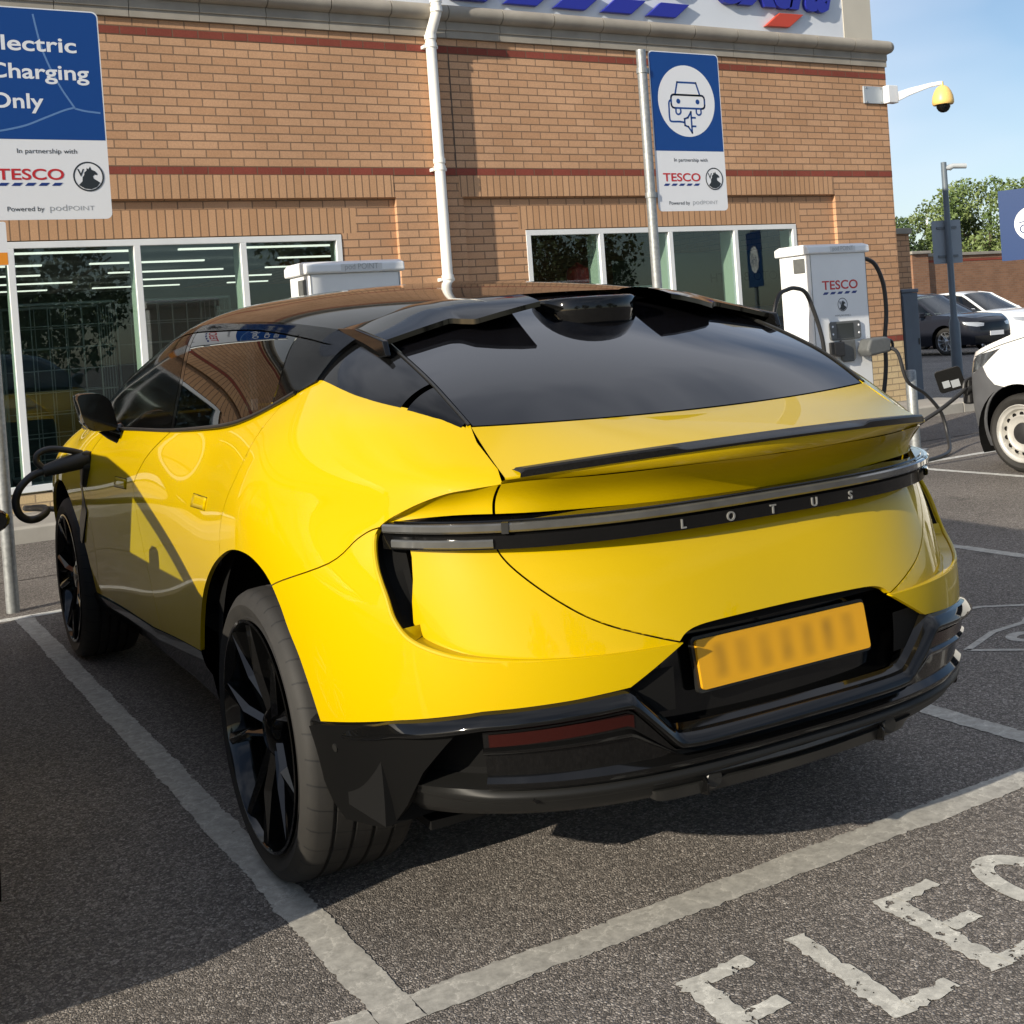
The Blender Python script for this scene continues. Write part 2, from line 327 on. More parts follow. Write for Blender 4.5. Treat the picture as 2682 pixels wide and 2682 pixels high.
def ribbon(mb, a, b, wd, z, jag=.0022, step=.012):
    a, b = np.array(a, float), np.array(b, float); d = b - a; ln = np.hypot(*d); d /= ln; nrm = np.array([-d[1], d[0]]); n = max(2, int(ln / step)); rows = []
    J = rng.normal(0, jag, (n + 1, 2)); w_ = np.ones(9) / 9
    if n > 20: J = J + np.stack([np.convolve(rng.normal(0, jag * 3, n + 1), w_, 'same') for _ in range(2)], 1)
    J[0] = J[-1] = 0
    for i in range(n + 1):
        p = a + d * ln * i / n; j1, j2 = J[i]
        rows.append([(*(p + nrm * (wd / 2 + j1)), z), (*(p - nrm * (wd / 2 + j2)), z)])
    return mb.grid(np.array(rows))
ZL = .002
ln = MB()
ribbon(ln, (-.995, -.855), (-.995, 4.2), .097, ZL); ribbon(ln, (-.9465, -.806), (13, -.806), .101, ZL)
ribbon(ln, (1.318, -.755), (1.318, 4.3), .09, ZL); ribbon(ln, (3.69, -.755), (3.69, 4.3), .085, ZL)
ribbon(ln, (-3.38, -.755), (-3.38, 4.2), .09, ZL); ribbon(ln, (-9, -.806), (-1.0435, -.806), .1, ZL)
struct(ln.build('bay_marking', M_line))
lw = MB()
ribbon(lw, (6.24, -.755), (6.24, 4.33), .085, ZL); ribbon(lw, (8.6, -.755), (8.6, 4.33), .085, ZL); ribbon(lw, (3.75, 4.375), (11, 4.415), .085, ZL)
ribbon(lw, (-6, 4.235), (-.95, 4.25), .085, ZL); ribbon(lw, (-.948, 4.251), (3.7, 4.30), .085, ZL)
struct(lw.build('bay_marking', M_whiteline))
# the lettering at the mouth of the bay
lt = MB()
def stroke(mb, pts, wd, z=ZL):
    for a, b in zip(pts[:-1], pts[1:]):
        ribbon(mb, a, b, wd, z, jag=.0035, step=.012); z += .0004
    return z
def glyph_E(x): 
    stroke(lt, [(x + .03, -1.075), (x - .012, -1.445)], .062); stroke(lt, [(x + .055, -1.10), (x + .185, -1.092)], .042, ZL + .0008)
    stroke(lt, [(x + .04, -1.262), (x + .135, -1.258)], .042, ZL + .0008); stroke(lt, [(x + .018, -1.425), (x + .15, -1.42)], .042, ZL + .0008)
glyph_E(-.46); glyph_E(.128); 
stroke(lt, [(-.132, -1.08), (-.172, -1.445)], .06); stroke(lt, [(-.145, -1.425), (-.01, -1.42)], .042, ZL + .0008)
def arc(cx, cy, rx, ry, a0, a1, n=22): return [(cx + rx * math.cos(R(a0 + (a1 - a0) * i / n)), cy + ry * math.sin(R(a0 + (a1 - a0) * i / n))) for i in range(n + 1)]
def arc_ribbon(mb, pts, wd, z=ZL):
    pts = np.array(pts, float); t = np.gradient(pts, axis=0); t /= np.linalg.norm(t, axis=1)[:, None]; n = np.stack([-t[:, 1], t[:, 0]], 1)
    rows = [[(*(p + q * wd / 2), z), (*(p - q * wd / 2), z)] for p, q in zip(pts, n)]; mb.grid(np.array(rows))
arc_ribbon(lt, arc(.50, -1.255, .085, .155, 35, 325), .055)
stroke(lt, [(.70, -1.10), (.90, -1.095)], .045); stroke(lt, [(.80, -1.12), (.765, -1.45)], .055, ZL + .0008)
stroke(lt, [(1.02, -1.08), (.985, -1.445)], .055); arc_ribbon(lt, arc(1.05, -1.175, .09, .075, 90, -90), .045, ZL + .0008); stroke(lt, [(1.05, -1.25), (1.13, -1.445)], .055, ZL + .0014)
stroke(lt, [(1.32, -1.08), (1.29, -1.445)], .055); arc_ribbon(lt, arc(1.60, -1.255, .085, .155, 35, 325), .055)
struct(lt.build('bay_lettering', M_letter))
# faint outline of a car and plug in the next bay
ic = MB()
arc_ribbon(ic, [(2.0, .19), (2.3, .30), (2.52, .31), (2.75, .44), (3.0, .45), (3.2, .32), (3.22, .10), (3.0, -.1), (2.6, -.12), (2.2, .0), (2.0, .19)], .03)
arc_ribbon(ic, [(2.25, .58), (2.42, .66), (2.62, .62), (2.78, .5)], .03); arc_ribbon(ic, arc(2.33, .16, .07, .05, 0, 360), .045)
arc_ribbon(ic, arc(2.85, .05, .07, .05, 0, 360), .045)
struct(ic.build('bay_symbol', M_line))
# pavement along the shop
M_pave = mat('concrete_paving', (.30, .28, .25), .9, var=.14, vscale=2.2, bump=.2, bscale=160)
M_kerb = mat('concrete_kerb', (.36, .34, .30), .9, var=.12, vscale=5, bump=.2, bscale=140)
struct(MB().box(-25, 10.3, 6.675, 7.438, -.2, .222).build('pavement', M_pave))
kb = MB()
for i in range(39):
    x = -25 + i * .914; kb.box(x, x + .909, 6.55, 6.673, -.1, .226)
struct(kb.build('kerb', M_kerb, bevel=.012))

# ------------------------------------------------------------------ the shop
YW = 7.44; XE = 9.785
shop = thing('shop_building', 'orange brick supermarket front with red brick bands, stone roll cornice and white framed windows', 'building', (0, YW, 0))
SPLIT = ('wall', 'cream_base', 'red_brick_band', 'soldier_course', 'plinth', 'fascia', 'corner_panel', 'rear_wall', 'interior_wall')
def sb(name, m, mb, **k):
    if name in SPLIT and len(mb.v) > 8:
        for i in range(0, len(mb.v), 8): o = sb(name, m, MB().add(mb.v[i:i + 8], [tuple(q - i for q in f) for f in mb.f if i <= f[0] < i + 8]), **k)
        return o
    o = mb.build(name, m, shop, **k); o.matrix_parent_inverse = Matrix.Translation((0, -YW, 0)); return o
YD = 54.
def strip(name, m, z0, z1, y=YW, x0=-25, x1=XE, openings=()):
    """one horizontal band of the front wall with gaps at the openings, plus the side return"""
    mb = MB(); x = x0
    for a, b in sorted(openings):
        mb.box(x, a, y, YW + .30, z0, z1); x = b
    mb.box(x, x1, y, YW + .30, z0, z1)
    if x1 == XE: mb.box(XE - .30, XE, YW + .30, YD, z0, z1)
    return sb(name, m, mb)
W1, W2 = (-2.65, 2.47), (4.48, 8.19)
pw = .05                                               # depth of the recessed panels
REC = [(-8., 3.03), (3.76, 8.795)]
sb('plinth', M_stone, MB().box(-25, XE + .01, YW - .008, YW + .3, .18, .235).box(XE - .3, XE + .01, YW + .3, YD, .18, .235))
def recessed(name, m, z0, z1, wins=True):
    """band inside the window panels: pilasters flush, panels set back, windows cut out"""
    flush = MB(); back = MB(); x = -25
    for (a, b), (p, q) in zip(REC, (W1, W2)):
        flush.box(x, a, YW, YW + .3, z0, z1)
        if wins: back.box(a, p, YW + pw, YW + .3, z0, z1).box(q, b, YW + pw, YW + .3, z0, z1)
        else: back.box(a, b, YW + pw, YW + .3, z0, z1)
        x = b
    flush.box(x, XE, YW, YW + .3, z0, z1).box(XE - .3, XE, YW + .3, YD, z0, z1)
    return flush, back
f, b = recessed('w', B_cream, .235, .375, False); sb('cream_base', B_cream, f); sb('cream_base', B_cream, b)
f, b = recessed('w', B_cream, .375, .975); sb('cream_base', B_cream, f); sb('cream_base', B_cream, b)
f, b = recessed('w', B_red, .975, 1.05); sb('red_brick_band', brick_mat('red_brick_low', (.25, .062, .044), (.20, .052, .036), (.16, .09, .06)), f); sb('red_brick_band', MATS['red_brick_low'], b)
f, b = recessed('w', B_orange, 1.05, 2.462); sb('wall', B_orange, f); sb('wall', B_orange, b)
# lintels: soldier course, stretcher, ledge, soldier course
f, b = recessed('w', B_orange, 2.462, 2.792, False); sb('wall', B_orange, f)
S2X = [(-8, 2.62), (4.40, 8.25)]
lint = MB(); rest = MB()
for (a, c), (p, q) in zip(REC, S2X):
    p = max(a, p)
    lint.box(p, q, YW + pw, YW + .3, 2.462, 2.70)
    if p > a: rest.box(a, p, YW + pw, YW + .3, 2.462, 2.70)
    if q < c: rest.box(q, c, YW + pw, YW + .3, 2.462, 2.70)
    rest.box(a, c, YW + pw, YW + .3, 2.70, 2.792)
B_soldier = brick_mat('soldier_brick_course', (.53, .315, .180), (.46, .265, .145), (.21, .135, .085), bw=.075, rh=20., off=0.)  # dark mortar here too includes the joint shade
sb('soldier_course', B_soldier, lint); sb('wall', B_orange, rest)
top = MB(); fl = MB(); x = -25
for a, c in REC:
    a2, c2 = a - .04, c - .02
    fl.box(x, a2, YW, YW + .3, 2.792, 3.0); top.box(a2, c2, YW - .004, YW + .3, 2.792, 3.0); x = c2
fl.box(x, XE, YW, YW + .3, 2.792, 3.0).box(XE - .3, XE, YW + .3, YD, 2.792, 3.0)
sb('soldier_course', B_soldier, top); sb('wall', B_orange, fl)
strip('red_brick_band', MATS['red_brick_low'], 3.0, 3.075, YW - .003)
strip('wall', B_orange, 3.075, 4.2)
strip('red_brick_band', MATS['red_brick_low'], 4.2, 4.275, YW - .003)
strip('wall', B_orange, 4.275, 4.35)
# movement joint
sb('movement_joint', mat('dark_joint_sealant', (.10, .07, .05), .8), MB().box(3.70, 3.712, YW - .003, YW - .0015, 3.08, 4.195))
# cast stone: two flat courses and a roll, in lengths
def cornice(name, prof, seglen, x0, x1, gap=.006):
    mb = MB(); n = int((x1 - x0) / seglen); 
    for i in range(n):
        a = x1 - (i + 1) * seglen; e = a + seglen - (gap if i else 0)
        mb.prism([(YW - d, z) for d, z in prof], a, e, 'X')
    return mb
sb('stone_course', M_stone, cornice('s', [(-.3, 4.35), (.03, 4.35), (.03, 4.42), (.045, 4.425), (.045, 4.505), (-.3, 4.505)], .61, -21, XE))
rp = [(.05 + .085 * math.cos(R(a)), 4.585 + .078 * math.sin(R(a))) for a in range(-90, 91, 12)]
sb('stone_roll', M_stone, cornice('s', [(-.3, 4.507)] + rp + [(-.3, 4.663)], .61, -21, XE, .009).lathe([(0, .001)] + [(.012 + .085 * math.sin(R(a)), .078 * math.cos(R(a))) for a in range(0, 91, 15)], 24, 'X', (XE, YW - .05, 4.585)), smooth=True, angle=50)
side = MB().prism([(XE - .02, 4.35), (XE + .03, 4.35), (XE + .045, 4.505), (XE + .12, 4.53), (XE + .135, 4.585), (XE + .12, 4.64), (XE + .05, 4.663), (XE - .02, 4.663)], YW + .04, YD, 'Y')
sb('stone_roll', M_stone, side)
# fascia above the cornice with the sign
M_fascia = mat('white_fascia_panel', (.62, .66, .72), .4, var=.03, vscale=2)
M_col = mat('beige_corner_panel', (.50, .47, .40), .6, var=.04, vscale=3)
sb('fascia', M_fascia, MB().box(3.60, 9.10, YW - .02, YW + .3, 4.66, 6.6).box(-21, 3.55, YW + .01, YW + .3, 4.66, 6.6))
sb('corner_panel', M_col, MB().box(9.102, 9.57, YW - .03, YW + .3, 4.66, 6.6).box(9.27, 9.57, YW + .3, YD, 4.66, 6.6))
sb('roof', mat('roof_felt', (.2, .2, .21), .9), MB().box(-21, 9.5, YW + .3, YD, 6.2, 6.3))
sb('rear_wall', B_orange, MB().box(-25, XE, YD, YD + .3, 0, 6.6).box(-25, -24.7, YW + .3, YD, 0, 6.6))
# raised sign letters: dashes, script, red dash
sg = thing('shop_sign', 'big raised shop sign lettering with blue slanted dashes on white fascia above the brick wall', 'sign', (6, YW - .02, 4.7))
def sgb(name, m, mb, **k):
    o = mb.build(name, m, sg, **k); o.matrix_parent_inverse = Matrix.Translation((-6, -(YW - .02), -4.7)); return o
M_sblue = mat('blue_sign_letter', (.018, .025, .30), .35); M_sred = mat('red_sign_letter', (.50, .055, .025), .4)
for i in range(5):
    x = 3.745 + .595 * i
    sgb('dash', M_sblue, MB().prism([(x, 4.725), (x + .395, 4.725), (x + .60, 4.882), (x + .205, 4.882)], YW - .075, YW - .0205, 'Y'), bevel=.006)
sgb('red_dash', M_sred, MB().prism([(7.815, 4.72), (8.185, 4.728), (8.42, 4.89), (8.045, 4.885)], YW - .075, YW - .0205, 'Y'), bevel=.006)
for i, ch in enumerate('TESCO'):
    tm = MB(); text_at(tm, ch, 1.15, (3.80 + .595 * i, YW - .055, 5.02), right=(1, 0, 0), up=(0, 0, 1), extrude=.03, offset=.02, xscale=.66); sgb('letter', M_sred, tm, smooth=False)
for ch, x in (('e', 7.08), ('x', 7.52), ('t', 7.92), ('r', 8.18), ('a', 8.44)):
    tm = MB(); text_at(tm, ch, .82, (x, YW - .055, 4.975), right=(1, 0, 0), up=(0, 0, 1), extrude=.03, offset=.035, shear=.35); sgb('letter', M_sblue, tm)

# windows
M_shopglass = glass_mat('shop_glass', (.80, .88, .86), 1.52, 1.25)
def window(x0, x1, mull, z0=.393, z1=2.452, y=YW + .045):
    fr = MB(); t = .055
    fr.box(x0, x1, y, y + .07, z0, z0 + t).box(x0, x1, y, y + .07, z1 - t, z1)
    ed = [x0] + list(mull) + [x1]
    for i, m_ in enumerate(ed):
        a = m_ if i == 0 else m_ - t if i == len(ed) - 1 else m_ - t / 2
        fr.box(a, a + t, y - .002, y + .072, z0 + t, z1 - t)
    wf = sb('window', M_frame, fr, bevel=.003)
    for a, b_ in zip(ed[:-1], ed[1:]):
        o = MB().box(a + t * .4, b_ - t * .4, y + .03, y + .036, z0 + t * .6, z1 - t * .6).build('pane', M_shopglass, wf)
    fin = MB()
    for m_ in ed[1:]: fin.box(m_ - .012, m_ + .012, y + .074, y + .27, z0 + t, z1 - t)
    fin.build('glass_fin', mat('pale_green_frame_return', (.62, .68, .56), .5), wf)
    return wf
window(-2.62, 2.46, (-1.58, -.45, .57, 1.51)); window(4.48, 8.18, (5.41, 6.33, 7.26))
# inside of the shop: floor, ceiling, back wall, strip lights
M_in = mat('shop_interior_paint', (.34, .36, .36), .8, var=.1, vscale=.8)
M_infl = mat('shop_floor_tile', (.30, .29, .27), .35)
sb('interior_floor', M_infl, MB().box(-24, 9.3, YW + .32, 53.5, .2, .235))
sb('interior_ceiling', mat('shop_ceiling', (.26, .28, .28), .9), MB().box(-24, 9.3, YW + .32, 53.5, 3.75, 3.8))
sb('interior_wall', M_in, MB().box(-24, 9.3, 53.3, 53.5, .24, 3.74))
M_strip = mat('strip_light_tube', (.9, .9, .85), .5, emit=(1, .95, .82), estr=1.1)
for iy, yy in enumerate(np.arange(15.5, 50, 2.6)):
    xx = -8.5 + (iy % 3) * 1.3
    while xx < 8.0:
        ln_ = rng.uniform(1.6, 3.4)
        if rng.random() > .2: sb('strip_light', M_strip, MB().box(xx, min(xx + ln_, 9.0), yy, yy + .10, 3.28, 3.31))
        xx += ln_ + rng.uniform(.7, 2.0)
# things standing inside behind the glass
M_wire = mat('zinc_wire', (.22, .23, .23), .5, metal=.5)
def roll_cage(x, y, label, rz=0., wd=.85, h=1.72):
    t = thing('roll_cage', label, 'roll cage', (x, y, .235), rz, 'wire roll cages inside the shop window')
    for k, (px, py, axis) in enumerate(((0, 0, 0), (wd, 0, 1), (0, .7, 0))):
        mb = MB()
        ln_ = wd if axis == 0 else .7
        P = (lambda s, z: (s, py, z)) if axis == 0 else (lambda s, z: (px, s, z))
        for s in np.linspace(0, ln_, 7): mb.tube([P(s, .18), P(s, h)], .0045 if 0 < s < ln_ else .014, 6)
        for z in np.linspace(.18, h, 9): mb.tube([P(0, z), P(ln_, z)], .0045 if .18 < z < h else .014, 6)
        mb.build('mesh_panel', M_wire, t)
    MB().box(-.01, wd + .01, -.01, .71, .14, .17).build('base', M_greyplastic, t)
    for px in (.06, wd - .06):
        for py in (.06, .64): MB().lathe([(-.02, .001), (-.02, .055), (.02, .055), (.02, .001)], 14, 'X', (px, py, .065)).build('castor', M_blackplastic, t)
    return t
roll_cage(-.40, 8.0, 'wire roll cage inside leftmost full window pane, nearest the left signpost'); roll_cage(.72, 8.1, 'wire roll cage behind the window pane right of the first mullion', .12)
roll_cage(-1.35, 8.15, 'wire roll cage partly hidden at the left edge behind the glass', -.1); roll_cage(1.7, 8.3, 'wire roll cage in the pane beside the left charger top', .05, 1.0, 1.62)
ck = thing('shop_partition', 'dark stock room partition behind the roll cages in the shop', 'partition', (0, 9.6, .235))
MB().box(-6, 3.2, 0, .1, 0, 1.9).build('panel', mat('dark_partition', (.05, .055, .05), .7, var=.3, vscale=3), ck)
pb = thing('photo_booth', 'blue and black photo booth seen through the right hand shop window', 'photo booth', (7.1, 8.5, .235))
MB().box(0, 1.9, 0, 1.2, 0, 1.30).build('cabin', mat('booth_blue', (.02, .09, .22), .4), pb, bevel=.02)
MB().box(-.02, 1.92, -.03, 1.22, 1.302, 2.0).build('header', mat('booth_dark_green', (.07, .09, .07), .5), pb, bevel=.02)
MB().box(.75, 1.15, -.02, -.001, .1, 1.25).build('curtain', mat('booth_curtain', (.02, .02, .025), .8), pb)
tm = MB(); text_at(tm, 'PHOTO BOOTH', .16, (1.86, -.032, 1.62), right=(-1, 0, 0), up=(0, 0, 1), fit=1.30); tm.build('lettering', mat('booth_letter', (.015, .018, .015), .6), pb)
wp_ = thing('window_display', 'pale display boards standing behind the left pane of the right hand window', 'display board', (4.6, 8.3, .235))
MB().box(0, 2.2, 0, .06, 0, 1.62).build('board', mat('pale_board', (.55, .62, .58), .6, var=.05, vscale=2), wp_)
MB().box(.0, .9, -.3, -.24, 0, 1.45).build('board', mat('grey_board', (.35, .40, .40), .6, var=.08, vscale=2), wp_)
MB().lathe([(0, .001), (0, .16), (.22, .12), (.3, .001)], 20, 'Z', (.95, -.1, 1.62)).build('red_object', mat('red_display', (.45, .04, .03), .5), wp_, smooth=True)

# downpipe
M_pvc = mat('white_downpipe', (.80, .79, .75), .35, var=.03, vscale=3)
dp = thing('downpipe', 'white plastic rainwater downpipe bending over the stone cornice on the brick wall', 'downpipe', (3.485, YW - .08, .24))
pp = [(3.485, YW - .075, .24), (3.485, YW - .075, 4.30), (3.487, YW - .08, 4.36), (3.505, YW - .13, 4.46), (3.512, YW - .185, 4.545), (3.512, YW - .19, 4.62), (3.512, YW - .19, 5.6)]
o = MB().tube(pp, .052, 20).build('pipe', M_pvc, dp, smooth=True, angle=60); o.matrix_parent_inverse = Matrix.Translation((-3.485, -(YW - .08), -.24))
for x, y, z in [(3.485, YW - .075, q) for q in (3.06, 3.13, 4.25, 4.33, 2.0, 1.0)] + [(3.512, YW - .188, 4.57), (3.512, YW - .188, 4.66)]:
    o = MB().lathe([(-.022, .053), (-.022, .060), (.022, .060), (.022, .053)], 20, 'Z', (x, y, z)).build('collar', M_pvc, dp, smooth=True, angle=40); o.matrix_parent_inverse = Matrix.Translation((-3.485, -(YW - .08), -.24))
for z in (3.05, 4.24, 1.98):
    o = MB().box(3.41, 3.56, YW - .075, YW - .002, z - .015, z + .015).build('bracket', M_pvc, dp); o.matrix_parent_inverse = Matrix.Translation((-3.485, -(YW - .08), -.24))

# dome camera on the corner of the shop
cc = thing('dome_camera', 'white security dome camera on a swan arm at the corner of the brick shop', 'security camera', (9.6, YW, 4.0))
MB().box(-.23, .10, -.022, -.001, -.105, .105).build('back_plate', mat('grey_back_plate', (.38, .42, .46), .4, metal=.2), cc, bevel=.004)
bl = MB()
for x in (-.19, .06):
    for z in (-.085, .085): bl.lathe([(0, .001), (0, .012), (-.008, .01), (-.008, .001)], 10, 'Y', (x, -.022, z))
bl.build('bolt', M_galv, cc)
MB().box(.09, .26, -.12, -.024, -.105, .11).build('bracket', M_white, cc, bevel=.01)
arm = MB()
secs = [((.25, -.07, -.02), .075, .05), ((.40, -.16, .035), .055, .04), ((.62, -.30, .095), .032, .03), ((.74, -.38, .11), .028, .028)]
vs = []
for (x, y, z), h, wd in secs: vs += [(x - wd * .4, y - wd * .6, z - h), (x + wd * .4, y + wd * .6, z - h), (x + wd * .4, y + wd * .6, z + h * .6), (x - wd * .4, y - wd * .6, z + h * .6)]
fs = [(0, 1, 2, 3), (15, 14, 13, 12)] + [(i * 4 + j, i * 4 + (j + 1) % 4, i * 4 + 4 + (j + 1) % 4, i * 4 + 4 + j) for i in range(3) for j in range(4)]
arm.add(vs, fs).build('arm', M_white, cc, bevel=.006)
M_dome = mat('cream_dome_housing', (.80, .53, .17), .4)
c0 = (.74, -.38, 0)
MB().lathe([(.12, .001), (.12, .018), (.07, .022), (.065, .045), (.04, .075), (0, .10), (-.06, .122), (-.12, .13), (-.15, .128), (-.165, .118), (-.165, .001)], 28, 'Z', c0).build('housing', M_dome, cc, smooth=True)
MB().lathe([(-.166, .085), (-.20, .082), (-.235, .062), (-.255, .035), (-.262, .001)], 28, 'Z', c0).build('dome_window', M_gloss, cc, smooth=True)
# ------------------------------------------------------------------ the yellow car (car frame: x right, y forward, origin under the rear axle)
PSI = -0.0189
car = thing('yellow_car', 'yellow electric fastback with black roof and black bumper, parked on charge', 'car', (0, 0, 0), PSI)
M_paint = car_paint('yellow_car_paint', (.50, .340, .0), .22, .45)
M_pglass = glass_mat('privacy_glass', (.035, .035, .035), 1.52, 1.35)
M_fglass = glass_mat('car_side_glass', (.34, .36, .34), 1.52, 1.25)
M_satin = mat('satin_black_trim', (.014, .014, .013), .38, var=.2, vscale=12)
M_matt = mat('matt_black_liner', (.007, .007, .007), .9, spec=.1)
M_lens = mat('smoked_lamp_lens', (.07, .07, .065), .12, coat=1, coat_rough=.02, var=.25, vscale=9)
M_lens2 = mat('clear_lamp_lens', (.07, .07, .066), .12, coat=1, coat_rough=.02, var=.2, vscale=14)
M_carbon = mat('carbon_weave', (.006, .006, .006), .42, spec=.25, coat=.1, var=.6, vscale=260, detail=1)
M_reflector = mat('red_reflector', (.022, .003, .002), .22, spec=.35)

def natspl(x):
    """matrix giving second derivatives of a natural cubic spline"""
    x = np.asarray(x, float); n = len(x); h = np.diff(x); A = np.eye(n); B = np.zeros((n, n))
    for i in range(1, n - 1):
        A[i, i - 1] = h[i - 1]; A[i, i] = 2 * (h[i - 1] + h[i]); A[i, i + 1] = h[i]
        B[i, i - 1] = 6 / h[i - 1]; B[i, i] = -6 / h[i - 1] - 6 / h[i]; B[i, i + 1] = 6 / h[i]
    return np.linalg.solve(A, B)
def evspl(x, M2, Y, q):
    """Y: (n,) or (k,n) rows; q: (k,)"""
    x = np.asarray(x, float); q = np.clip(np.asarray(q, float), x[0], x[-1]); i = np.clip(np.searchsorted(x, q) - 1, 0, len(x) - 2); h = x[i + 1] - x[i]
    a = (x[i + 1] - q) / h; b = (q - x[i]) / h
    if Y.ndim == 1: D = M2 @ Y; y0, y1, d0, d1 = Y[i], Y[i + 1], D[i], D[i + 1]
    else: D = Y @ M2.T; k = np.arange(len(q)); y0, y1, d0, d1 = Y[k, i], Y[k, i + 1], D[k, i], D[k, i + 1]
    return a * y0 + b * y1 + ((a ** 3 - a) * d0 + (b ** 3 - b) * d1) * h * h / 6
def spl(x, y):
    x = np.asarray(x, float); y = np.asarray(y, float); M2 = natspl(x)
    return lambda q: evspl(x, M2, y, np.atleast_1d(q))
# half width W(y, z)
WZ = [.22, .30, .45, .60, .75, .90, 1.0, 1.1, 1.18, 1.26, 1.335, 1.40]
WY = [-.5, 0, .5, 1.0, 1.6, 2.2, 2.6, 3.02, 3.44]
WT = np.array([
 [.920, .935, .955, .965, .975, .970, .955, .930, .900, .850, .790, .72],
 [.940, .955, .975, .990, 1.00, 1.00, .990, .958, .915, .850, .775, .70],
 [.920, .935, .955, .965, .975, .970, .955, .930, .900, .850, .790, .72],
 [.905, .920, .935, .940, .946, .952, .948, .938, .910, .862, .80, .74],
 [.905, .920, .935, .940, .946, .955, .955, .945, .915, .87, .81, .75],
 [.910, .925, .945, .960, .972, .975, .965, .940, .905, .86, .80, .74],
 [.925, .940, .965, .980, .992, .990, .972, .925, .84, .75, .66, .58],
 [.940, .955, .980, 1.00, 1.005, .995, .960, .86, .72, .58, .45, .3],
 [.925, .940, .965, .980, .992, .990, .972, .925, .84, .75, .66, .58]])
WMY, WMZ = natspl(WY), natspl(WZ)
def Wf(y, z):
    rows = np.stack([evspl(WY, WMY, WT[:, k], y) for k in range(len(WZ))], 1)
    return evspl(WZ, WMZ, rows, z)
Rr_ = spl([.22, .40, .60, .75, .90, 1.0, 1.05, 1.085, 1.15, 1.20, 1.25, 1.307, 1.40], [.99, 1.015, 1.04, 1.035, 1.02, .998, .986, .975, .875, .787, .672, .45, .2])
Wr_ = spl([.22, .45, .60, .75, .82, .90, 1.0, 1.07, 1.15, 1.20, 1.25, 1.307, 1.36, 1.40], [.935, .975, .99, .987, .978, .958, .926, .915, .898, .877, .848, .803, .75, .70])
Rf_ = spl([.22, .45, .7, .85, .95, 1.05, 1.4], [.88, .98, 1.0, .94, .80, .55, .2])
NE = 3.0
def polar(a, W, Rv, n=NE):
    c, s = np.abs(np.cos(a)), np.abs(np.sin(a))
    return ((c / W) ** n + (s / Rv) ** n) ** (-1 / n)
def Sf(u, z, off=0.):
    """body side surface, u runs from the nose (negative) round to the tail centre (pi/2)"""
    u = np.asarray(u, float); z = np.asarray(z, float); y = np.clip(-u, 0, 3.02); W = Wf(y, z)
    ar = np.clip(u, 0, None); af = np.clip(-3.02 - u, 0, None)
    sb_ = np.clip(ar / .6, 0, 1); sb_ = sb_ * sb_ * (3 - 2 * sb_); rr = polar(ar, W + (Wr_(z) - W) * sb_, Rr_(z)); rf = polar(af, W, Rf_(z))
    x = np.where(u > 0, -rr * np.cos(ar), np.where(u < -3.02, -rf * np.cos(af), -W))
    yy = np.where(u > 0, -rr * np.sin(ar), np.where(u < -3.02, 3.02 + rf * np.sin(af), y))
    P = np.stack([x, yy, z], -1)
    if np.any(off):
        e = 1e-4; du = Sf(u + e, z) - Sf(u - e, z); dz = Sf(u, z + e) - Sf(u, z - e); n = np.cross(du, dz); n /= np.linalg.norm(n, axis=-1, keepdims=True)
        P = P + n * np.reshape(off, (-1, 1) if np.ndim(off) else ())
    return P
def uz(p):
    x, y, z = p
    return (-y, z) if 0 <= y <= 3.02 else ((math.atan2(-y, -x), z) if y < 0 else (-3.02 - math.atan2(y - 3.02, -x), z))
NW = .92
Rn_ = spl([.58, .62, .70, .75, .85, .93, .96], [1.045, 1.042, 1.034, 1.02, .985, .946, .93])
def Nf(a, z, off=0.):
    a = np.asarray(a, float); z = np.asarray(z, float); r = polar(a, NW, Rn_(z)); P = np.stack([-r * np.cos(a), -r * np.sin(a), z], -1)
    if np.any(off):
        e = 1e-4; n = np.cross(Nf(a + e, z) - Nf(a - e, z), Nf(a, z + e) - Nf(a, z - e)); n /= np.linalg.norm(n, axis=-1, keepdims=True); P = P + n * off
    return P

